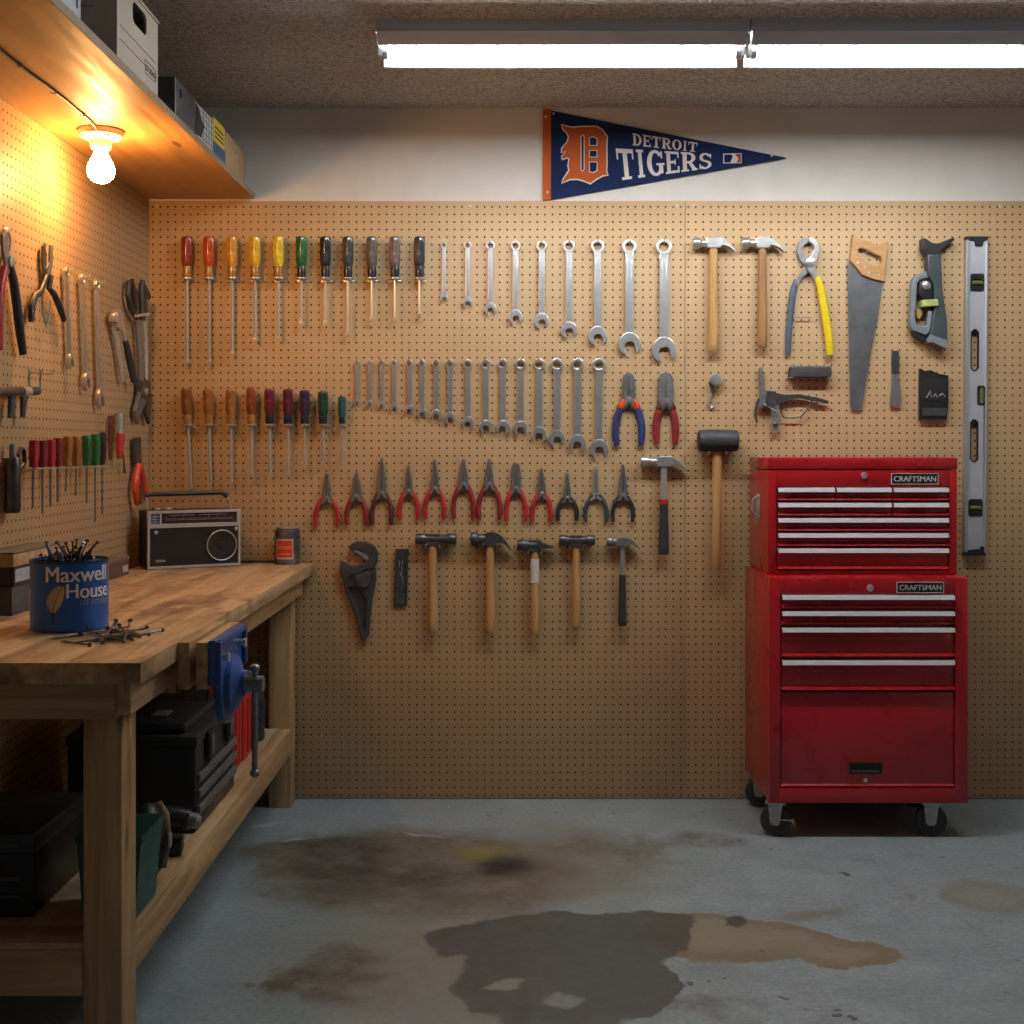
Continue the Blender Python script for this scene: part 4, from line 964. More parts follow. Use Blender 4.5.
# hand saw
T = Tool('hand_saw', 'hand saw with wooden handle up and dark blade pointing down', 'saw', 868, 300)
y = -.010
T.part('blade', MB().prism([T.P([(847.5, 262), (852, 264), (861, 275), (880, 281), (883, 284), (877.5, 318), (870, 358), (862, 408), (860, 410.5), (852, 410), (850.5, 407), (849, 340)])], y+.0008, y-.0008, 0), simple('saw_steel', (.17, .175, .18), .40, .6, .15, 25))
out = T.P([(852.5, 234.5), (857, 237), (864, 240), (872, 243), (878, 245.5), (884, 242.5), (888, 241.5), (886, 258), (883.5, 282), (872, 279.5), (861, 275), (855, 267), (849.5, 261), (851, 248)])
hole = T.P([(857.5, 250), (860, 248.5), (864, 249.5), (880, 257), (881.5, 260), (880.5, 264), (877, 266), (872, 265), (862, 260), (857.5, 255)])
T.part('handle', MB().prism([out, hole], y+.009, y-.011, .0035, None, 2), M_SAWH)
for (a, c) in ((857, 263), (868, 273), (878, 275), (864, 268)):
    q = T.p(a, c); T.part('bolt', MB().lathe([(.0035, 0), (.0035, .001), (0, .0016)], 10, TR(q[0], y-.0112, q[1]) @ Matrix.Rotation(PI/2, 4, 'X')), M_WORN)

peg(866, 252.5, 'the hand saw through its handle hole', L=.03)
# chisel / scraper
T = Tool('cold_chisel', 'short dark flat chisel hanging beside the saw tip', 'chisel', 895.5, 378); y = -.0052
T.part('shank', MB().prism([T.P([(892.5, 350.5), (899, 350.5), (899.5, 366), (898.5, 374), (892.5, 374), (892, 362)])], y+.005, y-.007, .002), M_IRON)
T.part('blade', MB().prism([T.P([(892.5, 373.5), (898.5, 373.5), (901, 392), (901, 405.5), (896, 408), (890.5, 405.5), (891.5, 390)])], y+.003, y-.006, .0018), M_STEEL)
T.part('edge', MB().prism([T.P([(891, 404), (900.6, 404), (900.6, 406), (896, 408.6), (891, 406)])], y+.0032, y-.0065, .0005), simple('rust_edge', (.22, .13, .09), .6, .3))

# caulking-gun-like jig saw
T = Tool('cordless_saw', 'grey and black cordless saw with open loop handle and lime band', 'power tool', 928, 300); y = -.022
M_GT = simple('tool_slate', (.05, .065, .07), .42, 0, .15, 20); M_GL = simple('tool_pale_grey', (.20, .23, .24), .4, 0, .15, 20)
T.part('body', MB().prism([T.P([(924, 256), (938, 256), (939.5, 290), (944, 322), (944.5, 344), (941, 346), (930, 340), (926, 334), (928, 326), (931, 312), (930, 285), (925, 275)])], 0, -.045, .005), M_GT)
T.part('handle_loop', MB().prism([T.P([(924, 272), (915, 275), (910.5, 280), (908.5, 300), (907.5, 326), (910, 331), (924, 336), (928.5, 330), (930.5, 312), (926, 311), (925, 325), (922.5, 327), (914, 324), (913, 318), (915.5, 284), (919, 280), (926, 279)])], -.008, -.036, .004), M_GL)
T.part('motor', MB().prism([T.P([(916, 284), (921, 281), (928, 283), (930, 292), (929, 301), (919, 301), (915.5, 294)])], -.004, -.050, .005), M_BLACK)
q = T.p(922.5, 287); T.part('dial', MB().lathe([(.014, 0), (.014, .004), (.008, .007), (0, .007)], 18, TR(q[0], -.0505, q[1]) @ Matrix.Rotation(PI/2, 4, 'X')), M_WORN)
T.part('lime_band', MB().prism([T.P([(918, 301.5), (933.5, 300.5), (934.5, 307), (918.5, 308)])], -.006, -.055, .002), simple('lime_plastic', (.45, .52, .18), .4))
T.part('trigger', MB().prism([T.P([(914.5, 310), (919, 309), (921, 314), (918, 320), (915, 318)])], -.012, -.032, .002), simple('amber_trigger', (.35, .22, .08), .4))
T.part('blade_clamp', MB().prism([T.P([(919.5, 240), (922, 239), (930, 244), (936, 244.5), (951, 238.5), (952, 241), (940, 251), (937.5, 257), (923, 257.5), (919.5, 251)])], -.006, -.040, .004), M_BLACK)
T.part('foot_plate', MB().prism([T.P([(927.5, 335), (931, 337), (943, 341), (944.5, 347), (942.5, 349.5), (928, 343), (925.5, 344), (924, 341)])], 0, -.050, .003), M_GL)
T.part('lever', MB().prism([T.P([(910, 331), (922, 336), (925, 340), (924, 343), (911, 336)])], -.01, -.030, .002), M_BLACK)

# black wall box
T = Tool('parts_case', 'small black plastic case with a jagged torn top edge', 'case', 933.5, 420); y = 0
T.part('shell', MB().prism([T.P([(919.5, 368.5), (924, 371), (930, 370), (937, 373.5), (947.5, 375.5), (947.5, 405), (946, 419.5), (919, 419.5)])], 0, -.022, .002), M_BLACK)
T.part('label_plate', MB().prism([T.P([(922, 378), (945.5, 379.5), (945, 401), (922, 400)])], -.0222, -.0245, .0008), simple('plate_black', (.025, .024, .024), .35))
b = MB()
for pts in (((925, 398), (929, 391), (930, 397)), ((932, 397), (934, 394), (936, 397.5)), ((938, 396), (941, 393.5), (944, 397))):
    b.tube([(T.p(*q)[0], -.0252, T.p(*q)[1]) for q in pts], .0012, 6)
T.part('scratches', b, M_WORN)
T.part('lower_band', MB().prism([T.P([(921.5, 408), (945.5, 408), (945, 416), (921.5, 416)])], -.0222, -.027, .001), simple('band_grey', (.05, .05, .055), .4))
b = MB().tube([(T.p(a, c)[0], -.018, T.p(a, c)[1]) for a, c in ((923, 371), (927, 373.5), (931, 371), (935, 375), (940, 374))], .003, 8)
T.part('torn_edge', b, M_WORN)

# knob with hanging hook
T = Tool('swivel_hook', 'small round steel knob with a little hook hanging below it', 'hook', 714.3, 381); y = -.022
T.part('knob', MB().lathe([(.012, 0), (.020, .004), (.021, .014), (.016, .020), (0, .021)], 20, TR(.003, -.012, .004) @ Matrix.Rotation(PI/2, 4, 'X')), M_WORN)
T.part('stem', MB().tube([(.003, 0, .004), (.003, -.013, .004)], .006, 10), M_STEEL)
T.part('strap', MB().prism([T.P([(708.5, 382), (713, 384), (714.5, 391), (716, 392), (711.5, 394), (711, 390)])], -.006, -.016, .002), M_IRON)
T.part('hook', MB().tube([(T.p(a, c)[0], -.010, T.p(a, c)[1]) for a, c in ((712, 392), (710, 398), (708.5, 404), (711, 407.5), (714, 406), (713.5, 403))], .004, 8), M_WORN)

# wire-framed clamp tool
T = Tool('wire_clamp', 'skeletal dark steel clamp tool with wire loop above the red chest', 'clamp', 770, 405); y = -.016
T.part('rail', MB().prism([T.P([(758.5, 367.5), (762, 366.5), (763, 380), (764.5, 392), (768, 408), (757.5, 408), (760, 392), (759, 380)])], y+.006, y-.006, .0015), M_STEEL)
T.part('head_block', MB().prism([T.P([(766, 391), (775, 391.5), (776, 404), (770, 409), (765.5, 407)])], y-.001, y-.018, .002), M_IRON)
T.part('jaw_arm', MB().prism([T.P([(770, 392), (785, 394.5), (800, 394), (815, 397), (828, 401), (827.5, 404), (812, 401), (800, 398.5), (790, 399.5), (778, 405), (771, 404)])], y+.002, y-.008, .0015), M_IRON)
T.part('wire_loop', MB().tube([(T.p(a, c)[0], y-.003, T.p(a, c)[1]) for a, c in ((782, 402), (781, 412), (783, 417), (792, 418), (800, 417), (806, 411), (810, 403), (812, 400))], .0026, 8), M_IRON)
T.part('curved_handle', MB().tube([(T.p(a, c)[0], y-.004, T.p(a, c)[1]) for a, c in ((758, 399), (755.5, 408), (755, 416), (756.5, 423))], [.003, .005, .005, .003], 8), M_IRON)
T.part('lower_leg', MB().prism([T.P([(770, 405), (778.5, 405), (779, 420), (777.5, 432), (772, 433), (770.5, 420)])], y+.004, y-.006, .0015), M_WORN)
q = T.p(775, 424.5); T.part('screw', MB().lathe([(.008, 0), (.008, .006), (.004, .009), (0, .009)], 12, TR(q[0], y-.0062, q[1]) @ Matrix.Rotation(PI/2, 4, 'X')), M_IRON)
T.part('cross_pin', MB().tube([(T.p(762, 404)[0], y-.012, T.p(762, 404)[1]), (T.p(775, 412)[0], y-.020, T.p(775, 412)[1])], .003, 8), M_STEEL)

# pipe wrench
T = Tool('pipe_wrench', 'heavy black pipe wrench with open hooked jaw and tapering handle', 'wrench', 362, 590); y = -.0115
M_PW = simple('pipe_wrench_black', (.075, .075, .072), .45, .4, .3, 30, 0, .2)
T.part('hook_jaw', MB().prism([T.P([(349.5, 548), (352, 543), (358, 541), (366, 541.5), (374, 545), (377.5, 551), (378, 560), (375, 567), (369, 570), (366, 563), (370, 558), (366, 553.5), (358, 550), (353, 549.5)])], y+.010, y-.012, .003), M_PW)
T.part('jaw_teeth', MB().prism([T.P([(353, 550), (358, 550.5), (366, 554), (369.5, 558), (368, 560), (364, 557), (357, 553)])], y-.0122, y-.0145, .0006), M_WORN)
T.part('heel_jaw', MB().prism([T.P([(341, 562), (345, 561), (350, 566), (358, 565.5), (367, 561), (369, 567), (360, 573), (350, 576), (345, 584), (342, 578), (340, 570)])], y+.011, y-.013, .003), M_PW)
T.part('nut_housing', MB().prism([T.P([(355, 575), (366, 571.5), (372.5, 573), (371.5, 582), (366, 588), (359, 586)])], y-.004, y-.020, .003), simple('pw_grey', (.085, .088, .09), .45, .5, .3, 40))
out = T.P([(343, 578), (350, 577), (360, 572), (376, 568), (376.5, 580), (373, 598), (370.5, 618), (369.5, 634), (366, 640.5), (360.5, 639), (357, 622), (350, 602), (345, 590)])
hole = T.P([(349, 587), (355, 586), (362, 592), (367, 600), (366, 618), (364.5, 631), (362, 628), (358, 610), (352, 597)])
T.part('handle', MB().prism([out, hole], y+.008, y-.008, .0025), M_PW)
T.part('handle_web', MB().prism([T.P([(349, 587), (355, 586), (362, 592), (367.2, 600), (366.2, 618), (364.7, 631), (362, 628), (358, 610), (352, 597)])], y+.006, y+.001, .0005), M_IRON)
# black plate
T = Tool('scale_plate', 'narrow black steel plate with scratched markings beside the pipe wrench', 'plate', 401.5, 606); y = 0
T.part('plate', MB().prism([T.P([(395.5, 549), (408.5, 549), (408, 575), (407, 605.5), (393.5, 605.5), (394.5, 575)])], 0, -.010, .0015), M_IRON)
T.part('side_lip', MB().prism([T.P([(406.8, 549.5), (408.6, 549.5), (407.2, 605), (405.4, 605)])], -.0102, -.016, .0008).prism([T.P([(395.4, 549.5), (397, 549.5), (395.2, 605), (393.6, 605)])], -.0102, -.016, .0008), M_IRON)
T.part('lower_panel', MB().prism([T.P([(396, 594), (404.8, 594), (404.4, 604), (395.8, 604)])], -.0102, -.013, .0005), simple('pw_grey2', (.11, .12, .13), .45, .5, .3, 40))
b = MB()
for s_ in (((399, 560), (399.5, 567)), ((401.5, 566), (402, 573), (400, 574)), ((399.5, 573), (402.5, 577), (403, 583)), ((402, 561), (402.5, 564))):
    b.tube([(T.p(*q)[0], -.0108, T.p(*q)[1]) for q in s_], .0012, 6)
T.part('scratches', b, M_WORN)

# ---------------------------------------------------------------- spirit level
T = Tool('spirit_level', 'long silver spirit level hanging upright beside the red chest', 'level', 975, 555, off=.02); y = 0
tl, tr, bl_, br = (968, 238.5), (986, 238.5), (965, 549), (984, 549)
def lx(px, py): return T.p(px-(py-238)*.0072, py)
def LP(pts): return [lx(*q) for q in pts]
def rr(x0, x1, y0, y1, r=2.0):
    return [(x0+r, y0), (x1-r, y0), (x1, y0+r), (x1, y1-r), (x1-r, y1), (x0+r, y1), (x0, y1-r), (x0, y0+r)]
M_LV = simple('level_aluminium', (.60, .64, .69), .42, .5, .05, 12)
holes = [LP(rr(971, 984, 274, 291, 1.5)), LP(rr(971.8, 979.4, 329, 371, 3)), LP(rr(971.8, 979.4, 419.5, 462, 3)), LP(rr(970.6, 984, 499.5, 516, 1.5)), LP(rr(978.6, 985.8, 386, 405, 1.2))]
T.part('web', MB().prism([LP([(969.5, 241), (985.9, 241), (985.9, 552), (969.5, 552)])]+holes, -.012, -.020, .0006), M_LV)
T.part('flange', MB().prism([LP([(966, 238.5), (969.4, 238.5), (969.4, 552), (966, 552)])], -.001, -.026, .0015), simple('level_flange', (.42, .43, .44), .42, .5, .05, 12))
T.part('flange', MB().prism([LP([(985.9, 238.5), (987.2, 238.5), (987.2, 552), (985.9, 552)])], -.001, -.026, .0012), M_LV)
T.part('end_cap', MB().prism([LP([(965.6, 236.6), (987.6, 236.6), (987.6, 240), (983, 240.5), (982, 246), (975, 246), (974, 240.5), (966, 240)])], -.0005, -.028, .001), M_BLACK)
T.part('end_cap', MB().prism([LP([(966, 555.5), (987.6, 555.5), (987.6, 553), (986, 552.5), (986, 546.5), (982.5, 546), (982, 549), (970, 550), (969.5, 553), (966, 553)])], -.0005, -.028, .001), M_BLACK)
M_VIAL = simple('vial_green', (.14, .19, .05), .15, 0, .1, 30, .6)
def vial(x0, x1, y0, y1, horiz):
    fr = T.part('vial_block', MB().prism([LP(rr(x0-.4, x1+.4, y0-.4, y1+.4, 1.5)), LP(rr(x0+1.6, x1-1.6, (y0+y1)/2-3.4, (y0+y1)/2+3.4, 1)) if horiz else LP(rr(x0+2, x1-.6, y0+2.6, y1-2.6, 1))], -.009, -.0225, .0008), M_BLACK)
    cx_, cy_ = (x0+x1)/2, (y0+y1)/2
    a, c = ((x0+1.2, cy_), (x1-1.2, cy_)) if horiz else ((cx_+.8, y0+2), (cx_+.8, y1-2))
    A_, C_ = lx(*a), lx(*c)
    v = T.part('vial', MB().tube([(A_[0], -.016, A_[1]), (C_[0], -.016, C_[1])], 2.3*U, 12), M_VIAL)
    for f in (.38, .62):
        q0 = (A_[0]+(C_[0]-A_[0])*f, A_[1]+(C_[1]-A_[1])*f); e = (.0006, 0) if horiz else (0, .0006)
        T.part('vial_mark', MB().tube([(q0[0]-e[0], -.016, q0[1]-e[1]), (q0[0]+e[0], -.016, q0[1]+e[1])], 2.42*U, 12), M_BLACK, None, v)
vial(971, 984, 274, 291, True); vial(970.6, 984, 499.5, 516, True); vial(978.6, 985.8, 386, 405, False)
for (y0, y1) in ((329.5, 371), (419.5, 462)):
    T.part('slot_lining', MB().prism([LP(rr(971.4, 979.8, y0-.4, y1+.4, 3)), LP(rr(972.4, 978.8, y0+.7, y1-.7, 2.4))], -.010, -.0212, .0003), M_BLACK)

# ================================================================ tools on the left pegboard
def LT(name, label, cat, px, py, group=None, off=.012): return Tool(name, label, cat, px, py, group, 'left', off)
def ltube(T, pts, r, y=-.014, n=12, flat=.8): return MB().tube([(T.p(a, c)[0], y, T.p(a, c)[1]) for a, c in pts], r, n, None, flat)
def sc(px): return 1.2/(511-px)                          # metres per picture pixel at the left board
# big pliers cut by the frame
T = LT('slip_joint_pliers', 'large slip joint pliers with black grip, cut off by the frame edge', 'pliers', 7, 262)
z = sc(5)
T.part('jaw', MB().prism([circ(.0, .047, .030, 24, 0, 2*PI, .036), circ(.004, .047, .017, 20, 0, 2*PI, .023)], -.006, -.014, .003), M_WORN)
T.part('jaw', MB().prism([[(-.045, .06), (-.02, .075), (-.014, .03), (.012, -.01), (.02, -.03), (-.02, -.03), (-.045, .02)]], -.0145, -.022, .003), M_STEEL)
T.part('pivot', MB().lathe([(.016, 0), (.016, .004), (0, .007)], 16, TR(0, -.0222, .0) @ Matrix.Rotation(PI/2, 4, 'X')), M_WORN)
T.part('grip', ltube(T, [(6.5, 266), (10, 280), (13, 300), (16.5, 330), (20, 354)], [.011, .013, .0135, .0135, .011], -.020), M_GRIPBLK)
T.part('grip', ltube(T, [(2, 268), (-2, 285), (-4, 310), (-4, 335), (-3, 350)], [.011, .013, .0135, .0135, .011], -.018), M_GRIPRED)
# nipper
T = LT('end_cutter_pliers', 'dark pliers with straight jaws up and wide spread curved grips', 'pliers', 46.5, 272)
T.part('jaw', MB().prism([T.P([(42.5, 246), (45.5, 242.5), (46, 262), (49, 272), (44, 276), (42, 262)])], -.008, -.013, .002), M_IRON)
T.part('jaw', MB().prism([T.P([(49, 245), (51.5, 244.5), (52, 262), (50, 274), (46, 278), (45.5, 268), (48.5, 262)])], -.010, -.016, .002), M_STEEL)
T.part('grip', ltube(T, [(46, 276), (40, 292), (34, 296), (30.5, 306), (30.5, 322)], [.008, .009, .010, .011, .009]), M_GRIPBLK)
T.part('grip', ltube(T, [(48, 276), (46, 288), (51, 294), (56, 305), (61, 320)], [.008, .009, .010, .011, .009], -.020), M_GRIPBLK)
T.part('spring', ltube(T, [(41, 290), (42, 315), (46, 328), (49, 312), (50, 300)], .0022, -.014), M_STEEL)
# three combination wrenches
for i, (x0, y0, x1, y1, r, ow, sw, lab) in enumerate(((65, 272, 69, 369, .013, .021, .018, 'shortest and nearest the spread pliers'), (80.5, 279, 85.5, 391, .016, .026, .021, 'middle of the three'), (95.5, 285, 99.5, 409, .018, .030, .024, 'longest of the three'))):
    T = LT('combination_wrench', f'chrome combination wrench on left board, {lab}', 'wrench', x0, y0, 'wrenches on the left board')
    a = T.p(x1, y1); L = math.hypot(*a); ang = math.atan2(a[0], -a[1])
    o = wrench_mb(L, r, ow, sw, .010, 15, -.010).build('head_and_shank', M_WORN, T.root, (0, 0, 0), (0, -ang, 0))
    peg(x0+1, y0-2, f'the left board wrench, {lab}', 'left', .030)
# ratchet
T = LT('ratchet', 'two handled steel ratchet tool with black grip near the corner', 'ratchet', 114, 320)
b = MB().lathe([(0, -.012), (.030, -.012), (.034, -.006), (.034, .006), (.030, .012), (0, .012)], 20, TR(-.004, -.022, .0) @ Matrix.Rotation(PI/2, 4, 'X')); b.bx(-.055, -.02, -.032, -.012, -.012, .014, .004)
T.part('head', b, M_WORN)
T.part('handle', ltube(T, [(111.5, 325), (116, 345), (121.5, 381)], [.010, .010, .009], -.016), M_CHROME)
T.part('handle', ltube(T, [(116, 325), (119.5, 340)], [.008, .008], -.030), M_CHROME)
T.part('grip', ltube(T, [(119.5, 340), (123, 356), (128.5, 381)], [.010, .014, .013], -.030), M_RUBBER)
# upside-down long cutters
T = LT('bolt_cutter', 'long cutters hung jaws down with black handle loops, next to corner', 'cutter', 135.5, 316)
T.part('grip', ltube(T, [(134, 318), (128, 308), (125.5, 295), (126.5, 283), (129.5, 281), (131, 292), (133.5, 310)], [.009, .012, .011, .010, .010, .010, .009], -.020), M_GRIPBLK)
T.part('grip', ltube(T, [(136.5, 320), (137, 305), (136, 292), (137, 281)], [.012, .013, .012, .010], -.030), M_GRIPBLK)
T.part('guard', MB().prism([T.P([(138, 283), (142, 290), (144.5, 297), (143, 300), (140, 300), (141, 312), (138.5, 318)])], -.012, -.036, .003), M_GRIPBLK)
T.part('crossbar', MB().tube([(T.p(127, 316)[0], -.040, T.p(127, 316)[1]), (T.p(138, 314)[0], -.048, T.p(138, 314)[1])], .005, 10), M_CHROME)
T.part('shaft', ltube(T, [(135.5, 322), (137.5, 350), (139, 382)], [.012, .012, .012], -.018), M_STEEL)
T.part('shaft', ltube(T, [(140, 322), (142, 350), (142.5, 380)], [.008, .008, .008], -.024), M_CHROME)
T.part('jaw_block', MB().prism([T.P([(137, 380), (144, 377), (147, 384), (146.5, 396), (142, 400), (137, 398)])], -.006, -.026, .004), M_IRON)
T.part('jaw', MB().prism([T.P([(137, 392), (142, 390), (143, 402), (137, 416), (135.5, 424), (132.5, 411)])], -.010, -.024, .003), M_STEEL)
T.part('jaw', MB().prism([T.P([(142, 392), (148, 394), (147, 412), (146, 424), (143, 414)])], -.012, -.026, .003), M_IRON)
T.part('pivot', MB().lathe([(.014, 0), (.014, .006), (0, .009)], 14, TR(T.p(141, 392)[0], -.0265, T.p(141, 392)[1]) @ Matrix.Rotation(PI/2, 4, 'X')), M_WORN)
# empty pegs
for px, py, w in ((33, 373, 'nothing, with long prong, above the bar clamp'), (44, 374, 'nothing, beside another empty hook on left board')):
    o = peg(px, py, 'x', 'left', .03); tag(o, 'empty steel hook'+w[7:], 'hook', 'empty hooks on the left board')
    MB().tube([(0, -.001, .01), (0, -.001, -.035)], .003, 8).build('back_plate', M_WORN, o)
# bar clamp
T = LT('bar_clamp', 'short black bar clamp with two legs pointing down on left board', 'clamp', 15, 393)
b = MB().tube([(T.p(-14, 392)[0], -.020, T.p(-14, 392)[1]), (T.p(34, 391)[0], -.020, T.p(34, 391)[1])], .011, 12); T.part('bar', b, M_IRON)
T.part('end_collar', MB().tube([(T.p(18, 391.5)[0], -.020, T.p(18, 391.5)[1]), (T.p(25, 391.3)[0], -.020, T.p(25, 391.3)[1])], .0125, 14), M_CHROME)
for (a, c) in (((8.5, 395), (7, 418)), ((20.5, 395), (19.5, 417))):
    T.part('jaw_leg', MB().tube([(T.p(*a)[0], -.020, T.p(*a)[1]), (T.p(*c)[0], -.020, T.p(*c)[1])], [.011, .008], 10, None, .8), M_IRON)
# tube tool
T = LT('grease_gun', 'dark metal grease gun with short neck beside the screwdriver rack', 'grease gun', 8.5, 458)
T.part('barrel', MB().lathe([(0, .0), (.017, 0), (.019, -.004), (.019, -.125), (.016, -.132), (0, -.132)], 20, TR(0, -.022, 0)), simple('gun_metal', (.10, .095, .09), .3, .9, .3, 30))
T.part('neck', MB().lathe([(.008, 0), (.008, .03), (.006, .034), (0, .034)], 12, TR(.0, -.022, 0)), M_STEEL)
T.part('clip', MB().tube([(.04, -.02, .005), (.055, -.02, .022), (.075, -.02, .018), (.078, -.02, -.012), (.05, -.02, -.028), (.035, -.02, -.02)], .0055, 8), M_IRON)
# knife
T = LT('utility_knife', 'steel folding utility knife with red grip, under the black gripped ratchet', 'knife', 114.5, 440)
T.part('body', ltube(T, [(117, 413), (117, 425), (116.5, 442)], [.015, .018, .016], -.020), M_WORN)
T.part('grip', ltube(T, [(116, 434), (115, 448), (115, 459)], [.016, .014, .010], -.026), M_GRIPRED)
T.part('side_bar', ltube(T, [(110.5, 416), (110, 440), (110, 460)], [.008, .008, .006], -.012), M_GRIPBRN)
T.part('lanyard', ltube(T, [(120.5, 450), (122, 462), (122.5, 473)], [.003, .003, .006], -.018), M_IRON)
# orange pliers
T = LT('pliers', 'pliers with black jaws and orange red grips, above the radio', 'pliers', 137, 462)
T.part('jaw', MB().prism([T.P([(133, 438), (139, 437), (140, 462), (138, 467), (134, 466), (133, 455)])], -.010, -.019, .003), M_IRON)
T.part('grip', ltube(T, [(135, 465), (132.5, 478), (131.5, 490), (134, 504)], [.013, .014, .0135, .011], -.024), M_GRIPORG)
T.part('grip', ltube(T, [(139, 465), (142, 478), (144, 488), (144.5, 500)], [.011, .012, .012, .010], -.016), M_GRIPORG)
# rack of nine screwdrivers
T = LT('screwdriver_rack', 'thin wire rack on left board carrying nine short screwdrivers', 'rack', 25, 469, off=.035)
a, c = T.p(25, 469), T.p(107, 466)
b = MB()
for yy in (-.062, -.026): b.tube([(a[0], yy, a[1]), (c[0], yy, c[1])], .0022, 8)
for f in (0, .5, 1): b.tube([(a[0]+(c[0]-a[0])*f, 0, a[1]+(c[1]-a[1])*f-.012), (a[0]+(c[0]-a[0])*f, -.02, a[1]+(c[1]-a[1])*f-.010), (a[0]+(c[0]-a[0])*f, -.062, a[1]+(c[1]-a[1])*f)], .0022, 8)
T.part('wires', b, M_WORN)
rack = T
R9 = [(34, 441.5, 509, M_GRIPRED, 'red handled screwdriver at the near end of the wire rack', .05), (43, 442, 515, M_GRIPDRED, 'red handled screwdriver second from near end of wire rack', .0),
      (51, 441.5, 508, M_GRIPRED, 'red handled screwdriver third from near end of wire rack', .0), (58, 440, 504, M_GRIPDRED, 'red handled screwdriver next to the amber ones in wire rack', .0),
      (67, 439, 494, M_SD['goldamber'], 'amber handled screwdriver next to the red ones in wire rack', .12), (76.5, 439, 498, M_SD['paleamber'], 'amber handled screwdriver next to the green ones in wire rack', .05),
      (87, 438.5, 506, M_SD['green'], 'green handled screwdriver next to the amber ones in wire rack', 0), (95.5, 437.5, 525, M_SD['green'], 'green handled screwdriver next to the black one in wire rack', 0),
      (102.5, 436, 517, M_SD['black'], 'black handled screwdriver at the corner end of wire rack', 0)]
for px, yt, yb, m, lab, ln in R9:
    w = on_left(px, 469, .045); kx = sc(px)
    t = thing('screwdriver', lab, 'screwdriver', (XL, w.y, rack.o.z+a[1]+(c[1]-a[1])*(px-25)/82+.001), PI/2, 'screwdrivers in the wire rack')
    hl = (469-yt)*kx*.97; r = 5.2*kx if px < 101 else 3.6*kx; y = -.044
    Mx = TR(0, y, .003) @ RY(ln)
    h = MB().lathe([(0, hl), (r*.6, hl), (r*.9, hl*.97), (r, hl*.9, 1), (r, hl*.35, 1), (r*.85, hl*.15, .5), (r*.8, 0, 0), (0, 0)], 30, Mx, (6, .16)); h.build('handle', m, t)
    sl = (yb-469)*kx; MB().tube([(0, 0, 0), (0, 0, -sl)], [.0032, .0028], 8, Mx).build('shank', M_STEEL, t)
# ================================================================ red tool chest and cabinet
def drawer(parent, x0, x1, z1, z0, yf, hz=.0145, name='drawer'):
    """z1 top, z0 bottom; bright trim handle along the top edge, folded lip at the bottom"""
    g = .0012
    d = MB().bx(x0+g, x1-g, yf, yf+.012, z0+.003, z1-.001, .0008)
    ext(d, [(yf, z0+.0012), (yf-.0110, z0+.0022), (yf-.0115, z0+.0036), (yf-.0090, z0+.0085), (yf, z0+.0125)], x0+g, x1-g)
    o = d.build(name, M_RED, parent)
    h = MB(); ext(h, [(yf-.0002, z1-.001), (yf-.014, z1-.0025), (yf-.0175, z1-hz), (yf-.0155, z1-hz-.001), (yf-.0125, z1-.005), (yf-.0002, z1-.0035)], x0+g+.001, x1-g-.001)
    h.build('handle', M_ALU, o); return o
def lock(parent, x, y, z, r=.0105):
    MB().lathe([(r, 0), (r, .004), (r*.8, .007), (r*.45, .007), (r*.4, .005), (0, .005)], 20, TR(x, y, z) @ Matrix.Rotation(PI/2, 4, 'X')).bx(x-.0012, x+.0012, y-.0075, y-.004, z-r*.55, z+r*.55).build('lock', M_CHROME, parent)
def badge(parent, x0, x1, y, z0, z1):
    o = MB().bx(x0, x1, y-.004, y, z0, z1, .001).build('badge', simple('badge_black', (.012, .013, .016), .3), parent)
    MB().prism([[(x0-.0015, z0-.0015), (x1+.0015, z0-.0015), (x1+.0015, z1+.0015), (x0-.0015, z1+.0015)], [(x0, z0), (x1, z0), (x1, z1), (x0, z1)]], y-.0002, y-.0048, .0004).build('badge_frame', M_ALU, o)
    b = MB()
    for q, dx in enumerate((-.018, 0, .018)): b.text('CRAFTSMAN', 1, 0, 0, TR(dx, -.00008*q, 0))
    xs = [v[0] for v in b.v]; zs = [v[2] for v in b.v]; xa, xb, zb_ = min(xs), max(xs), max(zs)
    b.v = [(x0+.006+(v[0]-xa)/(xb-xa)*(x1-x0-.012), y-.0045+v[1], z0+(z1-z0)*.24+v[2]/zb_*(z1-z0)*.52) for v in b.v]
    b.build('lettering', simple('badge_letters', (.62, .62, .62), .4), o)
CX0, CX1 = .781, 1.382; yF = 3.77-D; yB = -.036
sF = F/3.77
def cz(py): return H-(py-CY)/sF
def cxx(px): return (px-CX)/sF
t = thing('tool_cabinet', 'red rolling tool cabinet with four drawers and bottom door, on casters', 'tool cabinet', ((CX0+CX1)/2, (yF+yB)/2, 0))
ox, oy = (CX0+CX1)/2, (yF+yB)/2
f0 = yF-oy; X0, X1 = CX0-ox, CX1-ox; zb, zt = .108, cz(578)
dx0, dx1 = cxx(780.8)-ox, cxx(955)-ox
dz1, dz0 = cz(594), cz(787.5)
b = MB().bx(X0, X1, f0+.024, yB-oy, zb, zt, .004)
b.bx(X0, dx0, f0, f0+.0245, zb, zt, .003); b.bx(dx1, X1, f0, f0+.0245, zb, zt, .003)
b.bx(dx0-.002, dx1+.002, f0, f0+.0245, dz1, zt, .002); b.bx(dx0-.002, dx1+.002, f0, f0+.0245, zb, dz0, .002)
for xx in (X0, X1-.012): b.bx(xx, xx+.012, f0+.003, yB-oy, zt-.004, zt+.0004, .002)
b.build('body', M_RED, t)
for (a, c) in ((594.5, 608.8), (610.6, 625), (627, 657), (659.6, 690.6)):
    drawer(t, dx0+.001, dx1-.001, cz(a), cz(c), f0+.006)
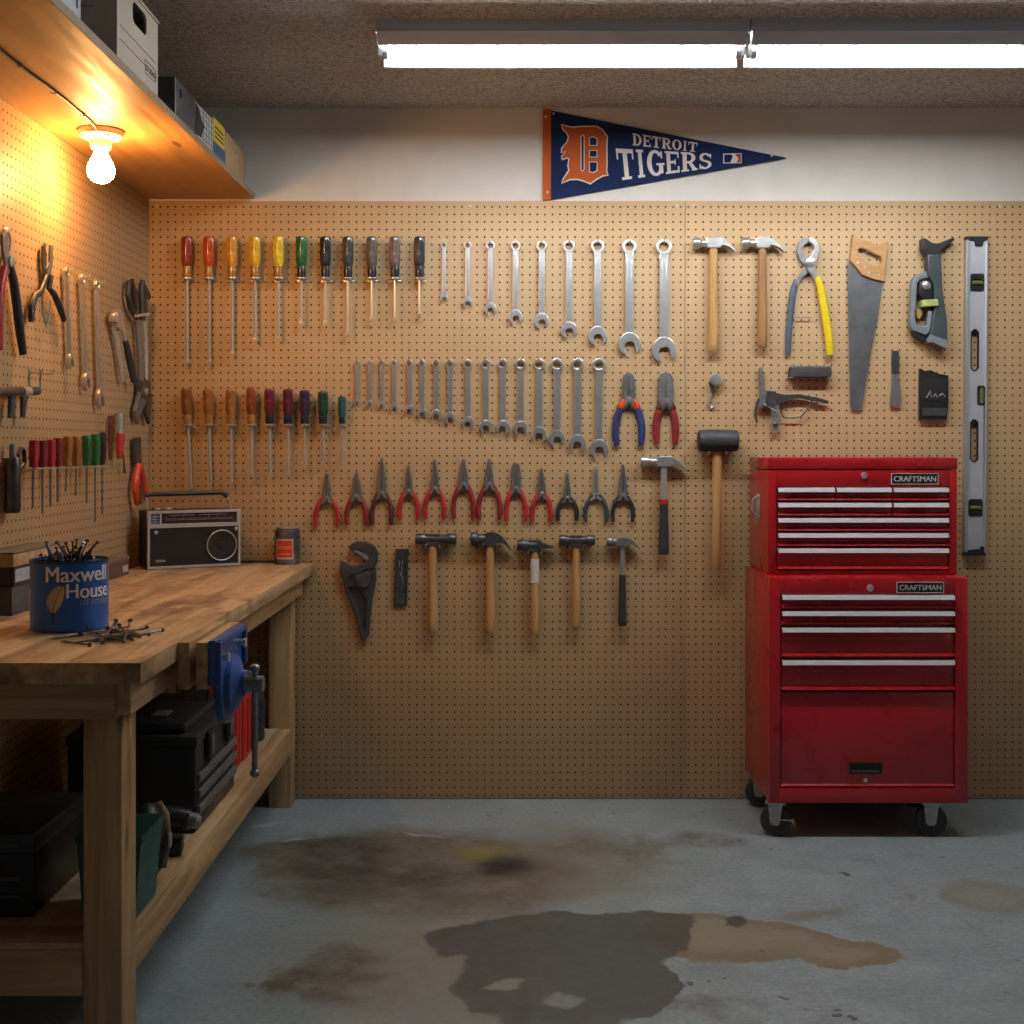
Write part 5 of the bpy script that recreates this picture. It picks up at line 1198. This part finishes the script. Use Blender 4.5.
dr = MB().bx(dx0+.002, dx1-.002, f0+.005, f0+.02, dz0+.004, cz(692.4), .002); ext(dr, [(f0+.005, dz0+.0015), (f0-.001, dz0+.003), (f0-.001, dz0+.006), (f0+.005, dz0+.010)], dx0+.002, dx1-.002)
dr = dr.build('door', M_RED, t)
hx0, hx1, hz1, hz0 = cxx(849.5)-ox, cxx(882.5)-ox, cz(763), cz(774.5)
MB().prism([[(hx0, hz0), (hx1, hz0), (hx1, hz1), (hx0, hz1)], [(hx0+.004, hz0+.004), (hx1-.004, hz0+.004), (hx1-.004, hz1-.004), (hx0+.004, hz1-.004)]], f0+.0048, f0+.001, .001).build('pull_frame', M_BLACK, dr)
MB().bx(hx0+.004, hx1-.004, f0+.0035, f0+.0048, hz0+.004, hz1-.004).build('pull_recess', simple('pull_dark', (.004, .004, .004), .6), dr)
MB().bx(hx0+.006, hx1-.006, f0+.0005, f0+.0034, hz0+.006, hz0+.012, .001).build('pull_lip', M_IRON, dr)
MB().lathe([(.006, 0), (.006, .004), (0, .006)], 14, TR(cxx(865.7)-ox, f0+.0048, cz(780.5)) @ Matrix.Rotation(PI/2, 4, 'X')).build('door_latch', M_CHROME, dr)
lock(t, cxx(870)-ox, f0-.0002, cz(588)); badge(t, cxx(897)-ox, cxx(943)-ox, f0-.0002, cz(592.2), cz(582.4))
def caster(x, y, yaw, brake):
    Mc = TR(x, y, 0) @ Matrix.Rotation(yaw, 4, 'Z')
    c = bpy.data.objects.new('caster', None); COL.objects.link(c); c.parent = t; c.matrix_local = Mc
    wr = .047
    MB().lathe([(0, -.016), (wr*.5, -.016), (wr*.55, -.012), (wr*.93, -.013), (wr, -.009), (wr, .009), (wr*.93, .013), (wr*.55, .012), (wr*.5, .016), (0, .016)], 28, TR(0, 0, wr+.0005) @ Matrix.Rotation(PI/2, 4, 'Y')).build('wheel', M_RUBBER, c)
    b = MB()
    R = Matrix.Rotation(PI/2, 4, 'Z')
    for s in (-1, 1):
        b.prism([[(-.022, .099), (.022, .099), (.016, .045), (.009, .036), (-.009, .036), (-.014, .045)]], s*.0195+.0013, s*.0195-.0013, .0005, R)
    b.bx(-.021, .021, -.022, .022, .098, .1012, .0008); b.bx(-.030, .030, -.030, .030, .1014, .1075, .001)
    b.tube([(-.024, 0, wr), (.024, 0, wr)], .006, 10)
    b.build('fork', simple('zinc_plate', (.42, .42, .40), .4, .9, .15, 40), c)
    if brake:
        MB().prism([[(-.030, .062), (-.010, .058), (.026, .034), (.024, .026), (-.008, .044), (-.030, .052)]], -.050, -.056, .0012, TR(0, 0, 0)).bx(-.018, .018, -.052, .0, .052, .056, .001).build('brake_pedal', simple('zinc_plate2', (.48, .47, .44), .4, .9, .2, 40), c)
caster(cxx(778.5)-ox, f0+.034, 1.22, True); caster(cxx(934.5)-ox, f0+.034, 1.35, False)
caster(X0+.04, yB-oy-.05, 1.25, False); caster(X1-.05, yB-oy-.05, 1.4, False)
# upper chest
sU = F/3.87; yU = 3.87-D
def uz(py): return H-(py-CY)/sU
def ux(px): return (px-CX)/sU
UX0, UX1 = .797, ux(957.3)
t = thing('tool_chest', 'red steel tool chest with rows of slim drawers, standing on the rolling cabinet', 'tool chest', ((UX0+UX1)/2, (yU+yB)/2, zt+.0010))
ox, oy, oz = (UX0+UX1)/2, (yU+yB)/2, zt+.0010
f0 = yU-oy; X0, X1 = UX0-ox, UX1-ox; zb, ztop = 0, uz(457.5)-oz
dx0, dx1 = ux(776.8)-ox, ux(949)-ox; dz1, dz0 = uz(486.6)-oz, uz(570.5)-oz
zl = uz(470)-oz
b = MB().bx(X0, X1, f0+.024, yB-oy, zb, zl, .003)
b.bx(X0, dx0, f0, f0+.0245, zb, zl, .003); b.bx(dx1, X1, f0, f0+.0245, zb, zl, .003)
b.bx(dx0-.002, dx1+.002, f0, f0+.0245, dz1, zl, .002); b.bx(dx0-.002, dx1+.002, f0, f0+.0245, zb, dz0, .002)
b.build('body', M_RED, t)
MB().bx(X0-.002, X1+.002, f0-.003, yB-oy, zl+.0015, ztop, .005).build('lid', M_RED, t)
xa, xb = ux(835.2)-ox, ux(892)-ox
rows = [487.2, 502.3, 517.5, 532.6, 547.8]
bots = [501, 516.2, 531.4, 546.5, 569.8]
for (x0, x1, r) in ((dx0, xa, 0), (xa, xb, 0), (xb, dx1, 0), (dx0, xb, 1), (xb, dx1, 1), (dx0, dx1, 2), (dx0, dx1, 3), (dx0, dx1, 4)):
    drawer(t, x0+.001, x1-.001, uz(rows[r])-oz, uz(bots[r])-oz, f0+.006)
lock(t, ux(864)-ox, f0-.0002, uz(475.5)-oz); badge(t, ux(891.5)-ox, ux(937.5)-ox, f0-.0002, uz(483.7)-oz, uz(473.8)-oz)
# side handle on the left flank
b = MB().bx(X0-.004, X0-.0002, -.035, .02, .165, .245, .001); b.build('handle_plate', M_WORN, t)
MB().tube([(X0-.004, -.02, .238), (X0-.020, -.02, .228), (X0-.022, -.018, .195), (X0-.008, -.01, .18)], .006, 8).build('side_handle', M_CHROME, t)

# ================================================================ felt pennant
T = Tool('pennant', 'navy triangular felt pennant with orange letter and white team lettering, above the pegboard', 'pennant', 547, 199, off=.006)
def Z(x, y): return (530+x/3.793, 95+y/3.79)
P = lambda pts: T.P([Z(*q) for q in pts])
M_FELT = simple('navy_felt', (.012, .022, .075), .9, 0, .2, 200, 0, .1, .15); M_FO = simple('orange_felt', (.45, .10, .025), .9, 0, .12, 200, 0, .1, .15); M_FW = simple('white_print_felt', (.62, .58, .55), .8, 0, .06, 60)
def wavy(b): return b
T.part('felt_triangle', MB().prism([P([(78, 58), (972, 237), (972, 240), (78, 396)])], -.0012, -.0042, .0003), M_FELT)
T.part('binding_strip', MB().prism([P([(49, 50), (80, 52), (79, 396), (49, 396)])], -.0012, -.0050, .0003), M_FO)
Dout = [(120, 113), (135, 119), (160, 124), (200, 121), (252, 121), (272, 132), (291, 158), (289, 200), (290, 262), (288, 285), (294, 302), (276, 304), (250, 318), (229, 334), (205, 324), (180, 317), (150, 318), (122, 333), (128, 318), (142, 298), (150, 285), (146, 268), (150, 240), (140, 236), (123, 243), (122, 232), (138, 214), (120, 216), (122, 202), (142, 180), (148, 158), (140, 140), (126, 128)]
Dh = [[(192, 156), (200, 150), (207, 154), (207, 282), (200, 290), (192, 284)], [(224, 160), (240, 156), (256, 164), (256, 192), (224, 192)], [(224, 208), (256, 208), (256, 236), (224, 236)], [(224, 252), (256, 252), (256, 286), (240, 296), (224, 292)]]
def grow(L, k):
    cx_ = sum(p[0] for p in L)/len(L); cy_ = sum(p[1] for p in L)/len(L); n = len(L); out = []
    A_ = sum(L[i][0]*L[(i+1) % n][1]-L[(i+1) % n][0]*L[i][1] for i in range(n)); sg = 1 if A_ > 0 else -1
    for i in range(n):
        (x0, y0), (x1, y1), (x2, y2) = L[i-1], L[i], L[(i+1) % n]
        n1 = (y1-y0, x0-x1); n2 = (y2-y1, x1-x2); l1 = math.hypot(*n1) or 1; l2 = math.hypot(*n2) or 1
        nx, ny = n1[0]/l1+n2[0]/l2, n1[1]/l1+n2[1]/l2; ln = math.hypot(nx, ny) or 1
        out.append((x1+sg*k*nx/ln, y1+sg*k*ny/ln))
    return out
e = T.part('letter_emblem', MB().prism([P(Dout)]+[P(h) for h in Dh], -.0046, -.0056, 0), M_FO)
T.part('emblem_outline', MB().prism([P(grow(Dout, 5))]+[P(grow(h, -4)) for h in Dh], -.0043, -.0048, 0), M_FW, None, e)
# serif capitals as strokes in a unit box (0..1 wide, 0..1 high), warped onto the tapering felt
def letter_shapes(ch):
    R = lambda x0, x1, z0, z1: [(x0, z0), (x1, z0), (x1, z1), (x0, z1)]
    def arc(cx_, cz_, rx, rz, a0, a1, tx, tz, n=14):
        o = []; i_ = []
        for k in range(n+1):
            a = math.radians(a0+(a1-a0)*k/n)
            o.append((cx_+rx*math.cos(a), cz_+rz*math.sin(a))); i_.append((cx_+(rx-tx)*math.cos(a), cz_+(rz-tz)*math.sin(a)))
        return [[o[k], o[k+1], i_[k+1], i_[k]] for k in range(n)]
    s, h = .26, .13
    stem = [R(.10, .10+s, 0, 1), R(.0, .46, 0, .09), R(.0, .46, .91, 1)]
    if ch == 'I': return [R(.32, .68, 0, 1), R(.14, .86, 0, .09), R(.14, .86, .91, 1)]
    if ch == 'T': return [R(.37, .63, 0, 1), R(.2, .8, 0, .09), R(.0, 1, .86, 1), R(.0, .09, .66, 1), R(.91, 1, .66, 1)]
    if ch == 'E': return stem+[R(.1, .95, .88, 1), R(.1, .95, 0, .12), R(.3, .72, .45, .57), R(.86, .95, .70, 1), R(.86, .98, 0, .30), R(.66, .73, .38, .64)]
    if ch == 'D': return [R(.10, .36, 0, 1), R(0, .5, 0, .1), R(0, .5, .9, 1)]+arc(.42, .5, .56, .5, -90, 90, .26, .12)
    if ch == 'R': return [R(.10, .36, 0, 1), R(0, .48, 0, .09), R(0, .5, .9, 1), R(.3, .55, .43, .53)]+arc(.48, .715, .42, .285, -90, 90, .24, .11)+[[(.42, .46), (.66, .46), (.98, .05), (.72, .05)], R(.68, 1.04, 0, .09)]
    if ch == 'O': return arc(.5, .5, .5, .52, 0, 360, .26, .11, 28)
    if ch == 'G': return arc(.52, .5, .52, .52, 40, 320, .27, .12, 24)+[R(.70, .95, .06, .46), R(.56, 1.04, .40, .49), R(.84, .93, .68, .98)]
    if ch == 'S': return arc(.5, .735, .44, .285, 20, 270, .24, .12, 16)+arc(.5, .265, .46, .285, 90, -160, .25, .12, 16)+[R(.82, .91, .68, .98), R(.07, .16, .02, .32)]
def word(txt, widths, q00, q10, q01, q11, gap=.12):
    tot = sum(widths)+gap*(len(txt)-1); x = 0; b = MB(); nn = 0
    for chh, w in zip(txt, widths):
        for poly in letter_shapes(chh):
            V = []
            for (u, v) in poly:
                uu = (x+u*w)/tot
                lo = (q00[0]+(q10[0]-q00[0])*uu, q00[1]+(q10[1]-q00[1])*uu); hi = (q01[0]+(q11[0]-q01[0])*uu, q01[1]+(q11[1]-q01[1])*uu)
                X_, Y_ = lo[0]+(hi[0]-lo[0])*v, lo[1]+(hi[1]-lo[1])*v
                q = T.p(*Z(X_, Y_)); V.append((q[0], -.0046-.00003*(nn % 9), q[1]))
            nn += 1
            b.add(V, [tuple(range(len(V)))])
        x += w+gap
    return b
T.part('lettering', word('DETROIT', [1, .85, .95, 1, 1, .5, .95], (390, 190), (633, 216), (388, 144), (636, 181)), M_FW)
T.part('lettering', word('TIGERS', [1.05, .62, 1.05, .9, 1.0, .85], (338, 324), (690, 276), (325, 202), (692, 222), .10), M_FW)
bd = T.part('league_badge', MB().prism([P([(733, 222), (803, 220), (803, 258), (733, 259)])], -.0044, -.0049, 0), M_FW)
T.part('badge_field', MB().prism([P([(737, 226), (762, 225), (770, 232), (760, 256), (737, 256)])], -.00495, -.0053, 0), M_FELT, None, bd)
T.part('badge_field', MB().prism([P([(778, 224), (800, 223), (800, 255), (784, 256), (792, 240)])], -.00495, -.0053, 0), simple('badge_red', (.40, .03, .03), .8), None, bd)
b = MB()
for (x, y) in ((60, 82), (66, 368), (90, 70), (917, 230)):
    q = T.p(*Z(x, y)); b = MB().lathe([(.0042, 0), (.0042, .001), (.002, .003), (0, .0034)], 10, TR(q[0], -.0046, q[1]) @ Matrix.Rotation(PI/2, 4, 'X')); T.part('pin', b, M_WORN)

# ================================================================ light and picture settings
w = bpy.data.worlds.new('world'); scene.world = w; w.use_nodes = True
w.node_tree.nodes['Background'].inputs[0].default_value = (.55, .62, .75, 1); w.node_tree.nodes['Background'].inputs[1].default_value = .10
scene.view_settings.view_transform = 'Standard'; scene.view_settings.look = 'None'
scene.view_settings.exposure = .16
scene.cycles.use_denoising = True
scene.cycles.max_bounces = 8; scene.cycles.diffuse_bounces = 4; scene.cycles.sample_clamp_indirect = 6
